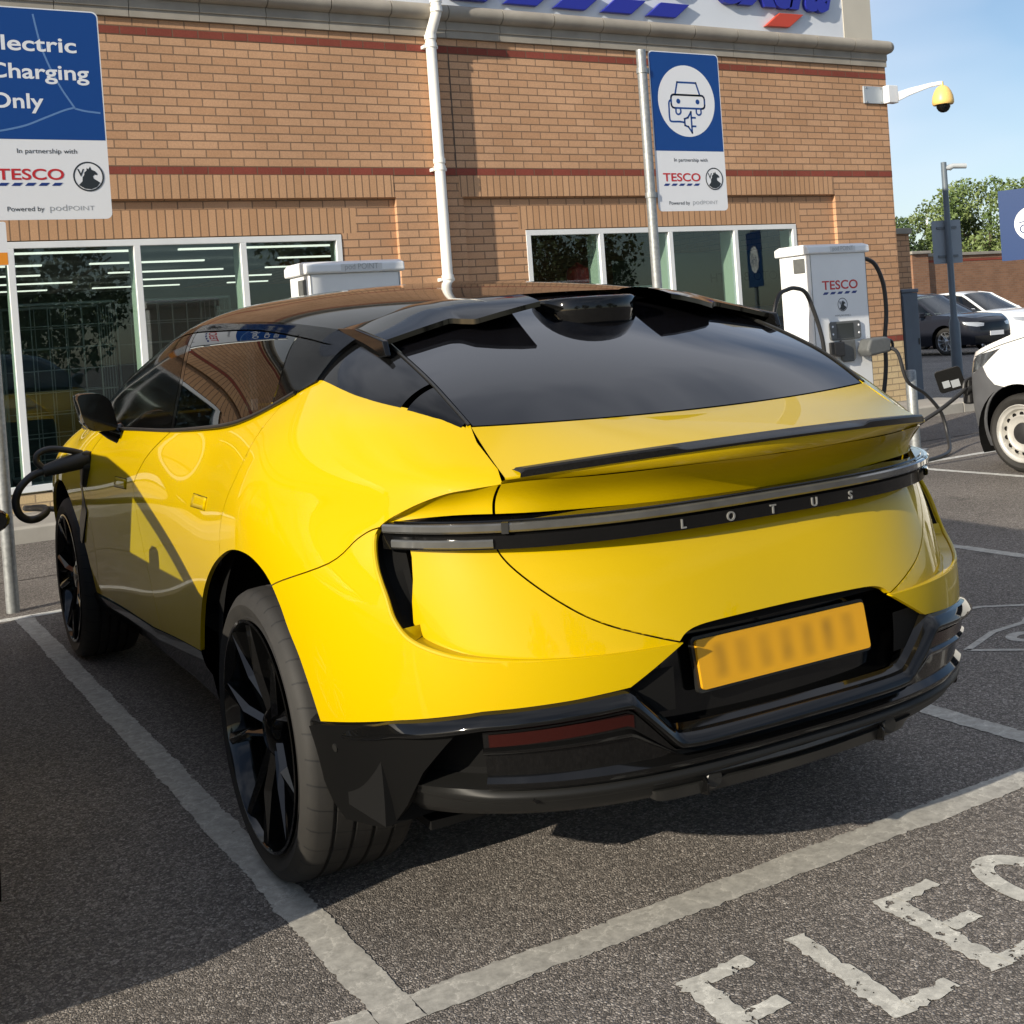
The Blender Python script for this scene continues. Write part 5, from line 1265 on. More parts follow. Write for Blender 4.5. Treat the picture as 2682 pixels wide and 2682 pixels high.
def sign_lower(t, X, Zf, y):
    ink, gi, rd_, bl_, wh_, ik2, ik3 = [MB() for _ in range(7)]
    text_at(ik2, 'In partnership with', .04, (X(0.18), y, Zf(2.646)), extrude=0, fit=X(.51) - X(.18))
    tesco_text(rd_, bl_, X(.062), X(.428), Zf(2.494), Zf(2.556) - Zf(2.494), y)
    emblem(wh_, ink, X(.565), Zf(2.512), .089, y)
    text_at(ik3, 'Powered by', .04, (X(.105), y, Zf(2.312)), extrude=0, fit=X(.305) - X(.105))
    text_at(gi, 'pod', .055, (X(.336), y, Zf(2.312)), extrude=0, fit=X(.43) - X(.336), offset=-.0008); text_at(gi, 'POINT', .040, (X(.44), y, Zf(2.313)), extrude=0, fit=X(.585) - X(.44), offset=-.0006)
    for nm, mb_, m_ in (('small_lettering', ik2, M_ink), ('small_lettering', ik3, M_ink), ('emblem', ink, M_ink), ('grey_lettering', gi, M_greyink), ('red_lettering', rd_, M_red), ('blue_dashes', bl_, M_navy), ('emblem_disc', wh_, M_signwhite)): fix(mb_.build(nm, m_, t), t)
sign_lower(t, lambda q: kx(-1.018 + q), kz, YS - .0013)
t = thing('sign_post', 'galvanised post of the left charging sign standing at the head of the bay', 'post', (-1.02, 4.46, 0), group='galvanised sign posts')
MB().lathe([(0, .001), (0, .038), (3.58, .038), (3.585, .001)], 24, 'Z').build('tube', M_galv, t, smooth=True, angle=50)
cl_ = MB()
for z in (2.45, 3.35): cl_.lathe([(z - .02, .039), (z - .02, .044), (z + .02, .044), (z + .02, .039)], 20, 'Z').box(-.03, .03, -.075, -.04, z - .02, z + .02)
cl_.build('clamp', M_galv, t)
t = thing('notice_sign', 'small white notice with an orange foot fixed under the left charging sign', 'sign', (-1.0, YS, 2.1))
fix(MB().prism(rrect(kx(-1.10), kx(-.928), kz(2.005), kz(2.254), .012), YS + .002, YS + .006, 'Y').build('plate', M_signwhite, t), t)
fix(flat_poly(MB(), [(kx(-1.098), kz(2.008)), (kx(-.93), kz(2.008)), (kx(-.93), kz(2.078)), (kx(-1.098), kz(2.078))], YS + .0014).build('orange_band', mat('orange_vinyl', (.75, .27, .02), .4), t), t)
# right sign
kx2 = lambda x: kx(x, 4.3); kz2 = lambda z: kz(z, 4.3)
t = thing('charging_sign', 'blue and white sign with a car and plug symbol, between the downpipe and shop corner', 'sign', (4.1, YS, 2.3), group='charging bay signs')
sign_common(t, kx2(3.752), kx2(4.438), kz2(2.262), kz2(3.495), kz2(2.728), YS)
cx, cz, cr_ = kx2(4.095), kz2(3.117), .281
dw = MB(); flat_poly(dw, disc(cx, cz, cr_, 56), YS - .0013); fix(dw.build('symbol_disc', M_signwhite, t), t)
ic = MB(); yq = YS - .002; I_ = lambda x, z: (cx + x * cr_, cz + z * cr_); lw_ = .0145
def iline(pts, n=0, w_=lw_): flat_line(ic, [I_(*p) for p in (smooth_path(pts, n) if n else pts)], w_, yq)
def iloop(pts, w_=lw_):
    for a, b in zip(pts, pts[1:] + pts[:1]):
        d = np.array(b, float) - np.array(a, float); L_ = np.hypot(*d); d = d / L_ * .025; iline([np.array(a) - d, np.array(b) + d], 0, w_)
def irr(xa, xb, za, zb, r): iloop([p for p in rrect(xa, xb, za, zb, r, 3)])
iloop([(-.40, .17), (-.30, .52), (.36, .52), (.48, .17)]); irr(-.55, .63, -.20, .17, .10)
for x in (-.30, .38): flat_poly(ic, [I_(*p) for p in disc(x, -.01, .07, 16)], yq - .0004)
iline([(-.40, -.22), (-.40, -.33), (-.33, -.38), (-.24, -.33), (-.24, -.22)], 3); iline([(.32, -.22), (.32, -.33), (.40, -.38), (.48, -.33), (.48, -.22)], 3)
iline([(-.57, .02), (-.63, -.05), (-.64, -.2), (-.64, -.5), (-.58, -.58), (-.3, -.58), (-.12, -.60)], 4)
iloop([(-.12, -.50), (.0, -.46), (.12, -.30), (.12, -.88), (.0, -.72), (-.12, -.68)]); iline([(.12, -.46), (.28, -.46)]); iline([(.12, -.70), (.28, -.70)])
fix(ic.build('car_plug_symbol', M_blue, t), t)
sign_lower(t, lambda q: kx2(3.752 + q), kz2, YS - .0013)
t = thing('sign_post', 'galvanised post of the right charging sign rising behind the black car roof', 'post', (kx2(3.70), 4.40, 0), group='galvanised sign posts')
MB().lathe([(0, .001), (0, .038), (3.52, .038), (3.525, .001)], 24, 'Z').build('tube', M_galv, t, smooth=True, angle=50)
cl_ = MB()
for z in (2.40, 3.36): cl_.lathe([(z - .02, .039), (z - .02, .044), (z + .02, .044), (z + .02, .039)], 20, 'Z').box(.03, .12, -.016, .0, z - .02, z + .02)
cl_.build('clamp', M_galv, t)

# ------------------------------------------------------------------ chargers
def charger(loc, label):
    t = thing('car_charger', label, 'car charger', loc, group='white rapid chargers in front of the shop')
    MB().prism(rrect(0, .72, 0, .40, .02, 3), .05, 1.93, 'Z').build('cabinet', M_white, t, bevel=.004)
    MB().box(-.03, .75, -.02, .42, -.02, .05).build('plinth', M_kerb, t)
    cap = MB(); pr = [(-.02, 1.932), (-.025, 1.95), (-.02, 2.0), (.05, 2.022), (.36, 2.022), (.425, 2.0), (.425, 1.932)]
    cap.prism([(a, b) for a, b in pr], -.03, .745, 'X'); cap.build('cap', M_white, t, bevel=.012, seg=3)
    MB().box(.008, .012, -.003, -.0005, .06, 1.925).box(.70, .704, -.003, -.0005, .06, 1.925).build('door_seam', M_greyplastic, t)
    MB().box(.05, .17, -.019, -.0205, .7, .7).build('spare', M_white, t) if False else None
    lg = MB(); text_at(lg, 'pod POINT', .06, (.27, -.0265, 1.955), extrude=0, fit=.26, offset=-.0008); lg.build('cap_lettering', M_greyink, t)
    MB().box(.24, .56, -.0255, -.0245, 1.938, 1.995).build('cap_label', mat('pale_cap_label', (.60, .62, .64), .4), t)
    rd_, bl_, ink, wh = MB(), MB(), MB(), MB(); tesco_text(rd_, bl_, .135, .585, 1.603, .08, -.001); emblem(wh, ink, .375, 1.458, .062, -.001); text_at(ink, 'VAUXHALL', .022, (.27, -.001, 1.352), extrude=0, fit=.205)
    for nm, mb_, m_ in (('red_lettering', rd_, M_red), ('blue_dashes', bl_, M_navy), ('emblem', ink, M_ink), ('emblem_disc', wh, M_signwhite)): mb_.build(nm, m_, t)
    sc = MB().prism(rrect(.18, .57, 1.135, 1.305, .03, 4), -.022, -.0005, 'Y').build('screen_panel', M_greyplastic, t, bevel=.006)
    MB().box(.26, .47, -.0245, -.0225, 1.15, 1.285).build('screen', mat('unlit_screen', (.03, .035, .035), .15), sc)
    bt = MB()
    for x in (.21, .54):
        for z in (1.19, 1.26): bt.lathe([(-.0225, .001), (-.0225, .011), (-.026, .009), (-.026, .001)], 12, 'Y', (x, 0, z))
    bt.build('button', M_signwhite, sc)
    MB().prism([(.30, 1.13), (.48, 1.13), (.48, .96), (.45, .93), (.33, .93), (.30, .96)], -.03, -.0005, 'Y').build('card_reader', M_greyplastic, t, bevel=.008)
    MB().prism([(.165, 1.12), (.298, 1.12), (.298, .985), (.20, .985), (.165, 1.01)], -.075, -.0005, 'Y').build('cable_holster', M_blackplastic, t, bevel=.01)
    MB().box(-.012, -.0005, .06, .20, 1.77, 1.90).build('side_socket', M_greyplastic, t, bevel=.004)
    return t
ch2 = charger((5.946, 5.0, 0), 'white rapid charger with its front in view, right of the yellow car')
def copy_tree(o, parent=None):
    c = o.copy(); COL.objects.link(c)
    if parent: c.parent = parent
    for k in [q for q in bpy.data.objects if q.parent == o]: copy_tree(k, c)
    return c
ch1 = copy_tree(ch2); ch1.location = (1.155, 5.0, 0); ch1['label'] = 'white rapid charger showing only its cap above the black car roof'
# holster cup and connector on the right of charger 2, with its lead to the van
t = thing('charger_gun_cup', 'grey cup holster jutting from the right front of the white charger', 'holster', (6.44, 4.9, 1.05))
MB().prism([(0, -.03), (.05, .075), (.26, .085), (.315, .05), (.30, -.06), (.04, -.085)], -.06, .085, 'Y').build('cup', M_greyplastic, t, bevel=.022, seg=3)
MB().tube(smooth_path([(.29, .0, .05), (.37, .0, .04), (.385, 0, -.02), (.33, 0, -.05)], 5), .014, 8).build('grip', M_blackplastic, t, smooth=True)
def cable(name, label, pts, r, extra=None):
    o = MB().tube(smooth_path(pts, 8), r, 10).build(name, M_cable, None, smooth=True, angle=180); tag(o, label, 'cable', 'black charging leads'); return o
cable('charging_cable', 'black lead arching over the left side of the white charger', [(5.98, 4.92, .94), (5.94, 4.9, 1.167), (5.87, 4.9, 1.394), (5.78, 4.9, 1.582), (5.66, 4.9, 1.63), (5.565, 4.9, 1.622), (5.46, 4.9, 1.573), (5.375, 4.9, 1.39), (5.335, 4.9, 1.2), (5.32, 4.9, .9), (5.38, 4.9, .5), (5.6, 4.92, .2), (5.93, 5.1, .1)], .019)
cable('charging_cable', 'black lead hanging in a loop from the right side of the white charger', [(6.66, 5.25, 1.89), (6.80, 5.28, 1.90), (6.97, 5.3, 1.887), (7.10, 5.3, 1.82), (7.19, 5.3, 1.63), (7.205, 5.3, 1.364), (7.163, 5.3, 1.10), (7.149, 5.3, .82), (7.08, 5.3, .53), (6.95, 5.3, .3), (6.67, 5.3, .18)], .021)
cable('charging_cable', 'black lead running from the grey cup down to the nose of the white van', [(6.74, 4.88, 1.03), (6.80, 4.82, .97), (6.90, 4.8, .90), (6.877, 4.8, .704), (7.103, 4.8, .568), (7.282, 4.8, .40), (7.343, 4.8, .276), (7.318, 4.75, .142), (7.15, 4.6, .04), (6.85, 4.45, .022), (6.45, 4.35, .02), (6.1, 4.2, .06), (5.96, 4.05, .25), (6.02, 3.95, .40), (6.25, 3.92, .50), (6.50, 3.93, .60), (6.62, 3.93, .66)][0:2] + [(6.88, 4.8, .704), (7.103, 4.8, .568), (7.282, 4.8, .40), (7.343, 4.8, .276), (7.318, 4.75, .142), (7.15, 4.6, .04), (6.85, 4.45, .022), (6.45, 4.35, .02), (6.1, 4.2, .06), (5.96, 4.05, .25), (6.02, 3.95, .40), (6.25, 3.92, .50), (6.50, 3.93, .60), (6.62, 3.93, .66)], .017)
t = thing('bollard', 'short galvanised steel bollard between the white charger and the van', 'bollard', (7.25, 5.09, 0))
MB().lathe([(0, .052), (.765, .052), (.78, .046), (.785, .001)], 28, 'Z').build('tube', M_galv, t, smooth=True, angle=40)
MB().lathe([(0, .001), (.0, .11), (.012, .11), (.012, .053)], 28, 'Z').build('base_plate', M_galv, t)
t = thing('utility_cabinet', 'narrow blue grey steel cabinet standing beside the right corner of the shop', 'cabinet', (9.99, 7.6, .2))
M_cab = mat('blue_grey_cabinet', (.085, .11, .145), .5, var=.12, vscale=4)
MB().box(0, .285, 0, .32, 0, 1.36).build('body', M_cab, t, bevel=.006); MB().box(-.012, .297, -.012, .332, 1.362, 1.41).build('lid', M_cab, t, bevel=.012)
MB().box(.012, .273, -.006, -.001, .06, 1.33).build('door', M_cab, t, bevel=.003); MB().box(.24, .258, -.014, -.0065, .7, .78).build('handle', M_blackplastic, t)

# ------------------------------------------------------------------ background: walls, lamp post, motorcycle sign
t = thing('brick_pier', 'low brick wall end with a pale cap just right of the shop corner', 'wall', (11.6, 9, 0))
fix(MB().box(10.4, 11.765, 9.0, 9.25, 0, 2.415).build('wall', B_orange, t), t); fix(MB().box(10.36, 11.79, 8.96, 9.29, 2.418, 2.50).build('coping', M_stone, t, bevel=.01), t)
t = thing('boundary_wall', 'long brown brick boundary wall with pale coping behind the parked cars', 'wall', (30, 24.5, 0))
bw_ = MB().box(29.3, 75, 24.5, 24.8, 0, 2.93); fix(bw_.build('wall', B_far, t), t)
fix(MB().box(29.2, 29.95, 24.38, 24.9, 0, 3.02).build('pier', B_far, t), t); fix(MB().box(29.12, 30.03, 24.3, 24.98, 3.022, 3.12).build('pier_cap', M_stone, t, bevel=.02), t)
fix(MB().box(30.035, 75, 24.44, 24.86, 2.932, 3.03).build('coping', M_stone, t, bevel=.01), t); fix(MB().box(29.951, 75, 24.488, 24.499, 2.74, 2.82).build('red_band', B_red, t), t)
for x in (36.1, 43, 50):
    fix(MB().box(x, x + .3, 24.36, 24.487, 0, 2.73).build('pier', B_far, t), t)
t = thing('lamp_post', 'tall grey steel post with a small camera on top, beyond the van', 'post', (16.9, 12.6, 0))
M_post = mat('grey_painted_post', (.12, .15, .18), .45, var=.08, vscale=5)
MB().lathe([(0, .10), (1.0, .098), (1.12, .062), (4.05, .052), (4.06, .001)], 20, 'Z').build('tube', M_post, t, smooth=True, angle=40)
vx, vy = .865, -.50
MB().tube([(0, 0, 3.94), (vx * .10, vy * .10, 3.94)], .045, 10).tube([(vx * .10, vy * .10, 3.94), (vx * .17, vy * .17, 3.97), (vx * .42, vy * .42, 3.955)], [.06, .05, .05], 12).build('camera_head', mat('pale_grey_camera', (.45, .48, .50), .4), t, smooth=True, angle=40)
t = thing('road_sign', 'blank grey back of a square sign clamped to the grey post', 'sign', (16.9, 12.6, 2.55), math.atan2(vy, vx) + math.pi + .12)
MB().prism(rrect(-.29, .29, -.41, .41, .03), -.075, -.070, 'Y').build('plate', mat('grey_sign_back', (.30, .34, .38), .5, var=.04, vscale=3), t)
for z in (-.27, .27): MB().box(-.20, .20, -.069, -.05, z - .02, z + .02).build('channel', mat('dark_channel', (.16, .18, .2), .5), t)
t = thing('motorcycle_sign', 'blue sign with a white disc and motorcycle symbol, cut by the right edge', 'sign', (9.37, 5.61, 2.19), math.atan2(-.914, .406))
M_blue2 = mat('blue_road_sign', (.004, .032, .125), .45, spec=.25); MB().prism(rrect(0, .66, -.38, .385, .012), -.003, .003, 'Y').build('plate', M_blue2, t)
dm = MB(); flat_poly(dm, disc(.335, 0, .185, 40), -.0042); dm.build('symbol_disc', M_signwhite, t)
mc = MB(); q = lambda x, z: (.335 + x * .185, z * .185)
for x in (-.46, .50): flat_ring(mc, *q(x, -.28), .185 * .19, .185 * .26, -.005, 20)
for L_ in ([(-.46, -.28), (-.15, .02), (.25, .0), (.5, -.28)], [(-.72, .12), (-.3, .14), (-.12, .02)], [(-.15, .02), (-.1, -.26), (.22, -.26), (.3, .0)], [(.1, .14), (.34, .2), (.52, .40), (.68, .20), (.60, .02), (.5, -.2)], [(.38, .36), (.56, .46)]): flat_line(mc, [q(*p) for p in L_], .012, -.005)
mc.build('motorcycle_symbol', M_blue2, t)
MB().lathe([(-2.19, .03), (.42, .03), (.425, .001)], 16, 'Z', (.5, .05, 0)).build('post', M_post, t, smooth=True, angle=40)
t = thing('mast', 'very thin white mast rising above the trees left of the grey post', 'mast', (62.2, 52.1, 0))
MB().lathe([(0, .09), (7.5, .06), (7.51, .001)], 10, 'Z').build('pole', M_white, t)

# ------------------------------------------------------------------ other vehicles
class Side:
    def __init__(s, y0, y1, z, W, Rr, Rf, n=3.4): s.y0, s.y1, s.n = y0, y1, n; s.W, s.Rr, s.Rf = spl(z, W), spl(z, Rr), spl(z, Rf)
    def F(s, u, z):
        u = np.asarray(u, float); z = np.asarray(z, float); W = s.W(z); ar = np.clip(u + s.y0, 0, None); af = np.clip(-s.y1 - u, 0, None)
        rr, rf = polar(ar, W, s.Rr(z), s.n), polar(af, W, s.Rf(z), s.n)
        x = np.where(u > -s.y0, -rr * np.cos(ar), np.where(u < -s.y1, -rf * np.cos(af), -W)); y = np.where(u > -s.y0, s.y0 - rr * np.sin(ar), np.where(u < -s.y1, s.y1 + rf * np.sin(af), -u))
        return np.stack([x, y, z], -1)
def vehicle(name, label, cat, loc, rz, sd, ztop, roof, wheels, Rw, paint, m_glass, m_rim, xr=.66, pillars=(), d=.04, zlow=.26, group=None, lower=None, arch=1.19, rim_r=None, tyre_w=.215, xb=None):
    """ztop: list (y, z) of the upper edge of the body; roof: list (y, z) windscreen foot .. roof .. rear screen foot"""
    t = thing(name, label, cat, loc, rz, group)
    D_ = Dom(-sd.y1 - math.pi / 2, -sd.y0 + math.pi / 2, zlow, max(z for _, z in ztop) + .02, d)
    tl = [(-y, z) for y, z in ztop]; tl = sorted(tl); tl = [(tl[0][0] - 2.5, tl[0][1])] + tl + [(tl[-1][0] + 2.5, tl[-1][1])]
    for y in wheels: D_.circle(-y, Rw, Rw * arch, 48)
    D_.split(tl); ux, uzv = [p[0] for p in tl], [p[1] for p in tl]
    D_.drop(lambda u, v: v > np.interp(u, ux, uzv))
    if lower is not None:
        low, m_low = lower; lowp = [(-y, z) for y, z in low]; D_.split(lowp + lowp[:1])
        P0 = [q for l_ in D_.c.values() for q in l_ if not inside(*np.mean(q, axis=0), lowp)]; P1 = [q for l_ in D_.c.values() for q in l_ if inside(*np.mean(q, axis=0), lowp)]
        both('bumper_cladding', P1, sd.F, m_low, t, rim=.01, off=.003)
    else: P0 = [q for l_ in D_.c.values() for q in l_]
    both('body_side', P0, sd.F, paint, t, rim=.02)
    # deck: bonnet and shoulder, spanning between the upper edges
    ys = np.linspace(-sd.y1 - 1.5, -sd.y0 + 1.5, 70); rows = []
    for u in ys:
        z = float(np.interp(u, ux, uzv)); p = sd.F(np.array([u]), np.array([z]))[0]; rows.append([(p[0] * s_, p[1], z + .05 * (1 - s_ * s_) * min(1, abs(p[0]))) for s_ in np.linspace(1, -1, 15)])
    MB().grid(np.array(rows)).build('bonnet', paint, t, smooth=True, angle=180)
    # glasshouse
    ry, rz_ = [p[0] for p in roof], [p[1] for p in roof]
    zb = lambda y: float(np.interp(-y, ux, uzv)) + .01
    xbelt = xb or .90 * float(sd.W(np.array([.8]))[0])
    yf, yr = roof[0][0], roof[-1][0]
    def sec(y):
        zr = float(np.interp(-y, [-q for q in ry], rz_)); b = zb(y); k = min(1, max(0, (zr - b) / .45)); xx = xbelt + (xr - xbelt) * k
        return b, zr, xx
    Y = np.linspace(yf, yr, 60)
    isroof = lambda y: sec(y)[1] - max(rz_) > -.10
    side_ = lambda y, q: (-(xbelt + (sec(y)[2] - xbelt) * q), y, sec(y)[0] + (sec(y)[1] - .05 - sec(y)[0]) * q)
    for sx in (1, -1):
        ed = sorted(set([yf] + [p for pr in pillars for p in pr] + [yr]), reverse=True)
        for a, b in zip(ed[:-1], ed[1:]):
            pil_ = any(abs(a - max(pr)) < 1e-6 and abs(b - min(pr)) < 1e-6 for pr in pillars)
            g_ = np.array([[side_(y, q) for q in np.linspace(0, 1, 5)] for y in np.linspace(a, b, 12)]) * [sx, 1, 1]
            MB().grid(g_, flip=sx < 0).build('window_pillar' if pil_ else 'side_window', paint if pil_ and False else (M_gloss if pil_ else m_glass), t, smooth=True, angle=180)
        rl = [np.array([-(sec(y)[2]), y, sec(y)[1] - .03]) * [sx, 1, 1] for y in Y]
        MB().tube(rl, .035, 8).build('roof_rail', paint, t, smooth=True)
    ir = [y for y in Y if isroof(y)]
    top = lambda y: [(sec(y)[2] * s_, y, sec(y)[1] + .03 * (1 - s_ * s_) - .03 * s_ ** 6) for s_ in np.linspace(-1, 1, 17)]
    MB().grid(np.array([top(y) for y in ir])).build('roof', paint, t, smooth=True, angle=180)
    fr = [y for y in Y if y >= ir[0]]; rr2 = [y for y in Y if y <= ir[-1]]
    if len(fr) > 1: MB().grid(np.array([top(y) for y in fr])).build('windscreen', m_glass, t, smooth=True, angle=180)
    if len(rr2) > 1: MB().grid(np.array([top(y) for y in rr2])).build('rear_screen', m_glass, t, smooth=True, angle=180)
    MB().box(-xbelt + .03, xbelt - .03, yr + .1, yf - .1, .35, .40).build('floor', M_matt, t)
    for x in (-.36, .36):
        for y in ((yf + yr) / 2 + .35, (yf + yr) / 2 - .55):
            MB().prism([(y - .2, .45), (y + .3, .5), (y + .3, .6), (y - .02, .6), (y - .2, 1.12), (y - .3, 1.12)], x - .22, x + .22, 'X').build('seat', M_seat, t, bevel=.04)
    for sx in (-1, 1):
        for y in wheels:
            ar = MB(); an = np.linspace(R(-25), R(205), 24)
            ar.grid(np.array([[((float(sd.W(np.array([Rw]))[0]) - .005 - dx) * sx, y + Rw * arch * 1.01 * k_ * math.cos(a), Rw + Rw * arch * 1.01 * k_ * math.sin(a)) for a in an] for dx, k_ in ((0, 1), (.3, 1), (.3, .1))])); ar.build('wheel_housing', M_matt, t)
            wx = float(sd.W(np.array([Rw]))[0]) - .015
            car_wheel(t, 'wheel', wx * sx, y, tyre_w, Rw, rim_r or Rw * .70, sx, m_rim)
    return t
def door_mirror(t, x, y, z, m, sx):
    o = MB().prism(rrect(-.11, .11, -.065, .065, .04, 4), -.06, .05, 'Y').build('door_mirror', m, t, bevel=.02, seg=3); o.location = ((x + .10) * sx, y, z); return o
M_alloy = mat('silver_alloy', (.45, .46, .47), .3, metal=.8)
M_tint = glass_mat('tinted_car_glass', (.30, .34, .33), 1.52, 1.2)
M_clear = glass_mat('clear_car_glass', (.82, .88, .86), 1.52, 1.0)
M_hl = mat('headlamp_glass', (.50, .52, .54), .08, coat=1, metal=.4)
ZZ_ = [.22, .35, .55, .75, .92, 1.05, 1.2]
# neighbour in the next bay: only its mirror and its shadow reach the picture
sdn = Side(-1.25, 1.25, ZZ_, [.82, .85, .875, .88, .865, .84, .78], [.78, .84, .88, .87, .82, .75, .6], [.80, .88, .92, .90, .80, .6, .4])
M_dkpaint = car_paint('dark_grey_car_paint', (.012, .013, .016), .1, .3)
nb = vehicle('hatchback', 'dark hatchback reversed into the left bay, only its door mirror in view', 'car', (-2.50, 1.58, 0), math.pi, sdn,
             [(2.2, .70), (1.75, .84), (1.05, .96), (.4, .955), (-1.0, .98), (-2.1, .97)], [(1.12, .97), (.20, 1.36), (-.2, 1.42), (-.9, 1.41), (-1.5, 1.33), (-2.02, .99)], (1.28, -1.28), .315, M_dkpaint, M_clear, M_alloy, xr=.62, pillars=((-.22, -.32), (-1.35, -1.70)))
M_amber = mat('amber_indicator', (.55, .28, .02), .15, coat=1)
for sx in (-1, 1):
    o = MB().lathe([(-.075, .001), (-.07, .055), (-.03, .078), (.03, .08), (.055, .07), (.055, .001)], 20, 'Y').build('door_mirror', M_gloss, nb, smooth=True, angle=50); o.location = (.985 * sx, .36, .915); o.scale = (1.2, 1, .62)
    o2 = MB().lathe([(-.078, .001), (-.072, .058), (-.03, .081), (-.0, .081)], 20, 'Y').build('indicator', M_amber, o, smooth=True, angle=50); o2.scale = (.97, .98, .75); o2.location = (0, 0, -.022)
    MB().tube([(.82 * sx, .42, .95), (.93 * sx, .38, .92)], .02, 8).build('mirror_arm', M_gloss, nb)
for sx in (1, -1):
    HN = Dom(-2.8, -1.5, .55, .82, .02); q = [(-1.75, .79), (-2.1, .74), (-2.32, .69), (-2.34, .62), (-2.1, .63), (-1.85, .70)]; HN.split(q + q[:1]); HN.drop(lambda u, v: not inside(u, v, q))
    panel('headlamp', [a for l_ in HN.c.values() for a in l_], sdn.F, mat('headlamp_glass_dark', (.25, .26, .27), .08, spec=.6), nb, mirror=sx < 0, rim=.01, off=.006)
GN = Dom(-1.25 - math.pi / 2, -1.25 - .95, .38, .56, .03); both('grille', [a for l_ in GN.c.values() for a in l_], sdn.F, M_gloss, nb, rim=0, off=.006)
MB().box(-.26, .26, 2.165, 2.18, .40, .51).build('number_plate', M_signwhite, nb)
# white van on the right
M_vanw = car_paint('white_van_paint', (.74, .75, .75), .02, .35)
M_clad = mat('grey_van_cladding', (.085, .088, .095), .6, var=.12, vscale=8, bump=.1, bscale=300)
sdv = Side(-2.0, 3.03 - 2.1, [.15, .30, .50, .70, .90, 1.0, 1.2, 1.4], [.865, .90, .915, .92, .915, .90, .86, .80], [.6, .6, .6, .6, .6, .6, .6, .6], [.84, .91, .95, .955, .93, .88, .55, .3], n=3.0)
van = vehicle('van', 'white van with grey bumper plugged in at the right edge of the frame', 'van', (7.27, 2.1, 0), 0, sdv,
              [(2.0, .95), (1.66, .985), (1.30, 1.085), (1.0, 1.175), (.75, 1.21), (-2.6, 1.22)], [(.78, 1.21), (.0, 1.75), (-.4, 1.82), (-2.45, 1.82), (-2.55, 1.24)], (1.12, -1.75), .322, M_vanw, M_tint, M_galv, xr=.74,
              pillars=((-.35, -.45), (-.46, -2.4)), zlow=.20, d=.03, arch=1.24, rim_r=.235,
              lower=([(3.2, .15), (3.2, .80), (1.66, .80), (1.50, .86), (1.44, .78), (1.36, .715), (1.25, .695), (1.12, .70), (.60, .45), (.60, .15)], M_clad))
for w_ in [o for o in bpy.data.objects if o.parent == van and o.name.startswith('wheel') and 'housing' not in o.name]:
    for ch_ in [c for c in bpy.data.objects if c.parent == w_ and (c.name.startswith('rim') or c.name.startswith('hub') or c.name.startswith('brake'))]:
        for g_ in [c for c in bpy.data.objects if c.parent == ch_]: bpy.data.objects.remove(g_)
        bpy.data.objects.remove(ch_)
    M_steel = mat('silver_steel_rim', (.48, .47, .44), .38, metal=.35, var=.15, vscale=9)
    rm = MB().lathe([(-.002, .236), (-.006, .228), (.004, .222), (.010, .212), (.012, .200), (.03, .192), (.045, .186), (.022, .17), (.010, .14), (.020, .115), (.022, .088), (.04, .08), (.04, .001)], 60, 'X').build('rim', M_steel, w_, smooth=True, angle=40)
    for k in range(14):
        a = 2 * math.pi * k / 14; MB().lathe([(.0, .001), (.0, .019), (.004, .019)], 12, 'X', (.0105 + .004, .158 * math.sin(a), .158 * math.cos(a))).build('rim_hole', M_matt, rm)
    MB().lathe([(.022, .086), (.008, .082), (-.002, .060), (-.004, .001)], 30, 'X').build('hub_cap', M_blackplastic, w_, smooth=True, angle=40)
# van head lamp, bonnet seam, charge port with open flap
HD = Dom(-2.1, -1.2, .76, 1.05, .012); hp = [(-1.30, 1.008), (-1.40, .985), (-1.60, .95), (-1.70, .90), (-1.72, .80), (-1.64, .81), (-1.49, .865)]
HD.split(hp + hp[:1]); HD.drop(lambda u, v: not inside(u, v, hp)); both('headlamp', [q for l_ in HD.c.values() for q in l_], sdv.F, mat('dark_headlamp', (.06, .065, .07), .1, coat=1, var=.5, vscale=12), van, rim=.008, off=.005)
for sx in (1, -1):
    seam_ = [(sdv.F(np.array([-y]), np.array([z]))[0] * [sx, 1, 1]) + [-.002 * sx, 0, .001] for y, z in zip(np.linspace(1.68, .8, 16), np.interp(-np.linspace(1.68, .8, 16), [-2.0, -1.62, -1.30, -1.0, -.75], [.885, .945, 1.035, 1.10, 1.13]))]
    MB().tube(seam_, .004, 6).build('bonnet_seam', M_greyplastic, van)
MB().box(-.62, -.34, 1.82, 1.90, .52, .74).build('charge_port', M_blackplastic, van, bevel=.02)
fl = MB().prism(rrect(-.11, .11, -.10, .10, .03, 4), -.008, .008, 'Y').build('port_flap', mat('black_flap', (.006, .006, .006), .4, spec=.2), van, bevel=.004); MB().box(-.07, -.01, -.0100, -.0082, -.06, .0).box(.0, .07, -.0100, -.0082, -.075, -.01).build('flap_label', M_greyink, fl); fl.location = (-.70, 1.95, .74); fl.rotation_euler = (R(8), R(-14), R(-50))
t = thing('charging_plug', 'black charging plug pushed into the nose of the white van', 'plug', (6.72, 3.94, .66))
MB().tube([(-.10, 0, -.03), (-.02, 0, 0), (.08, 0, .02)], [.028, .036, .04], 12).build('body', M_blackplastic, t, smooth=True)
MB().tube(smooth_path([(-.12, 0, -.01), (-.09, 0, .06), (0, 0, .085), (.05, 0, .05)], 5), .014, 8).build('handle', M_blackplastic, t, smooth=True)
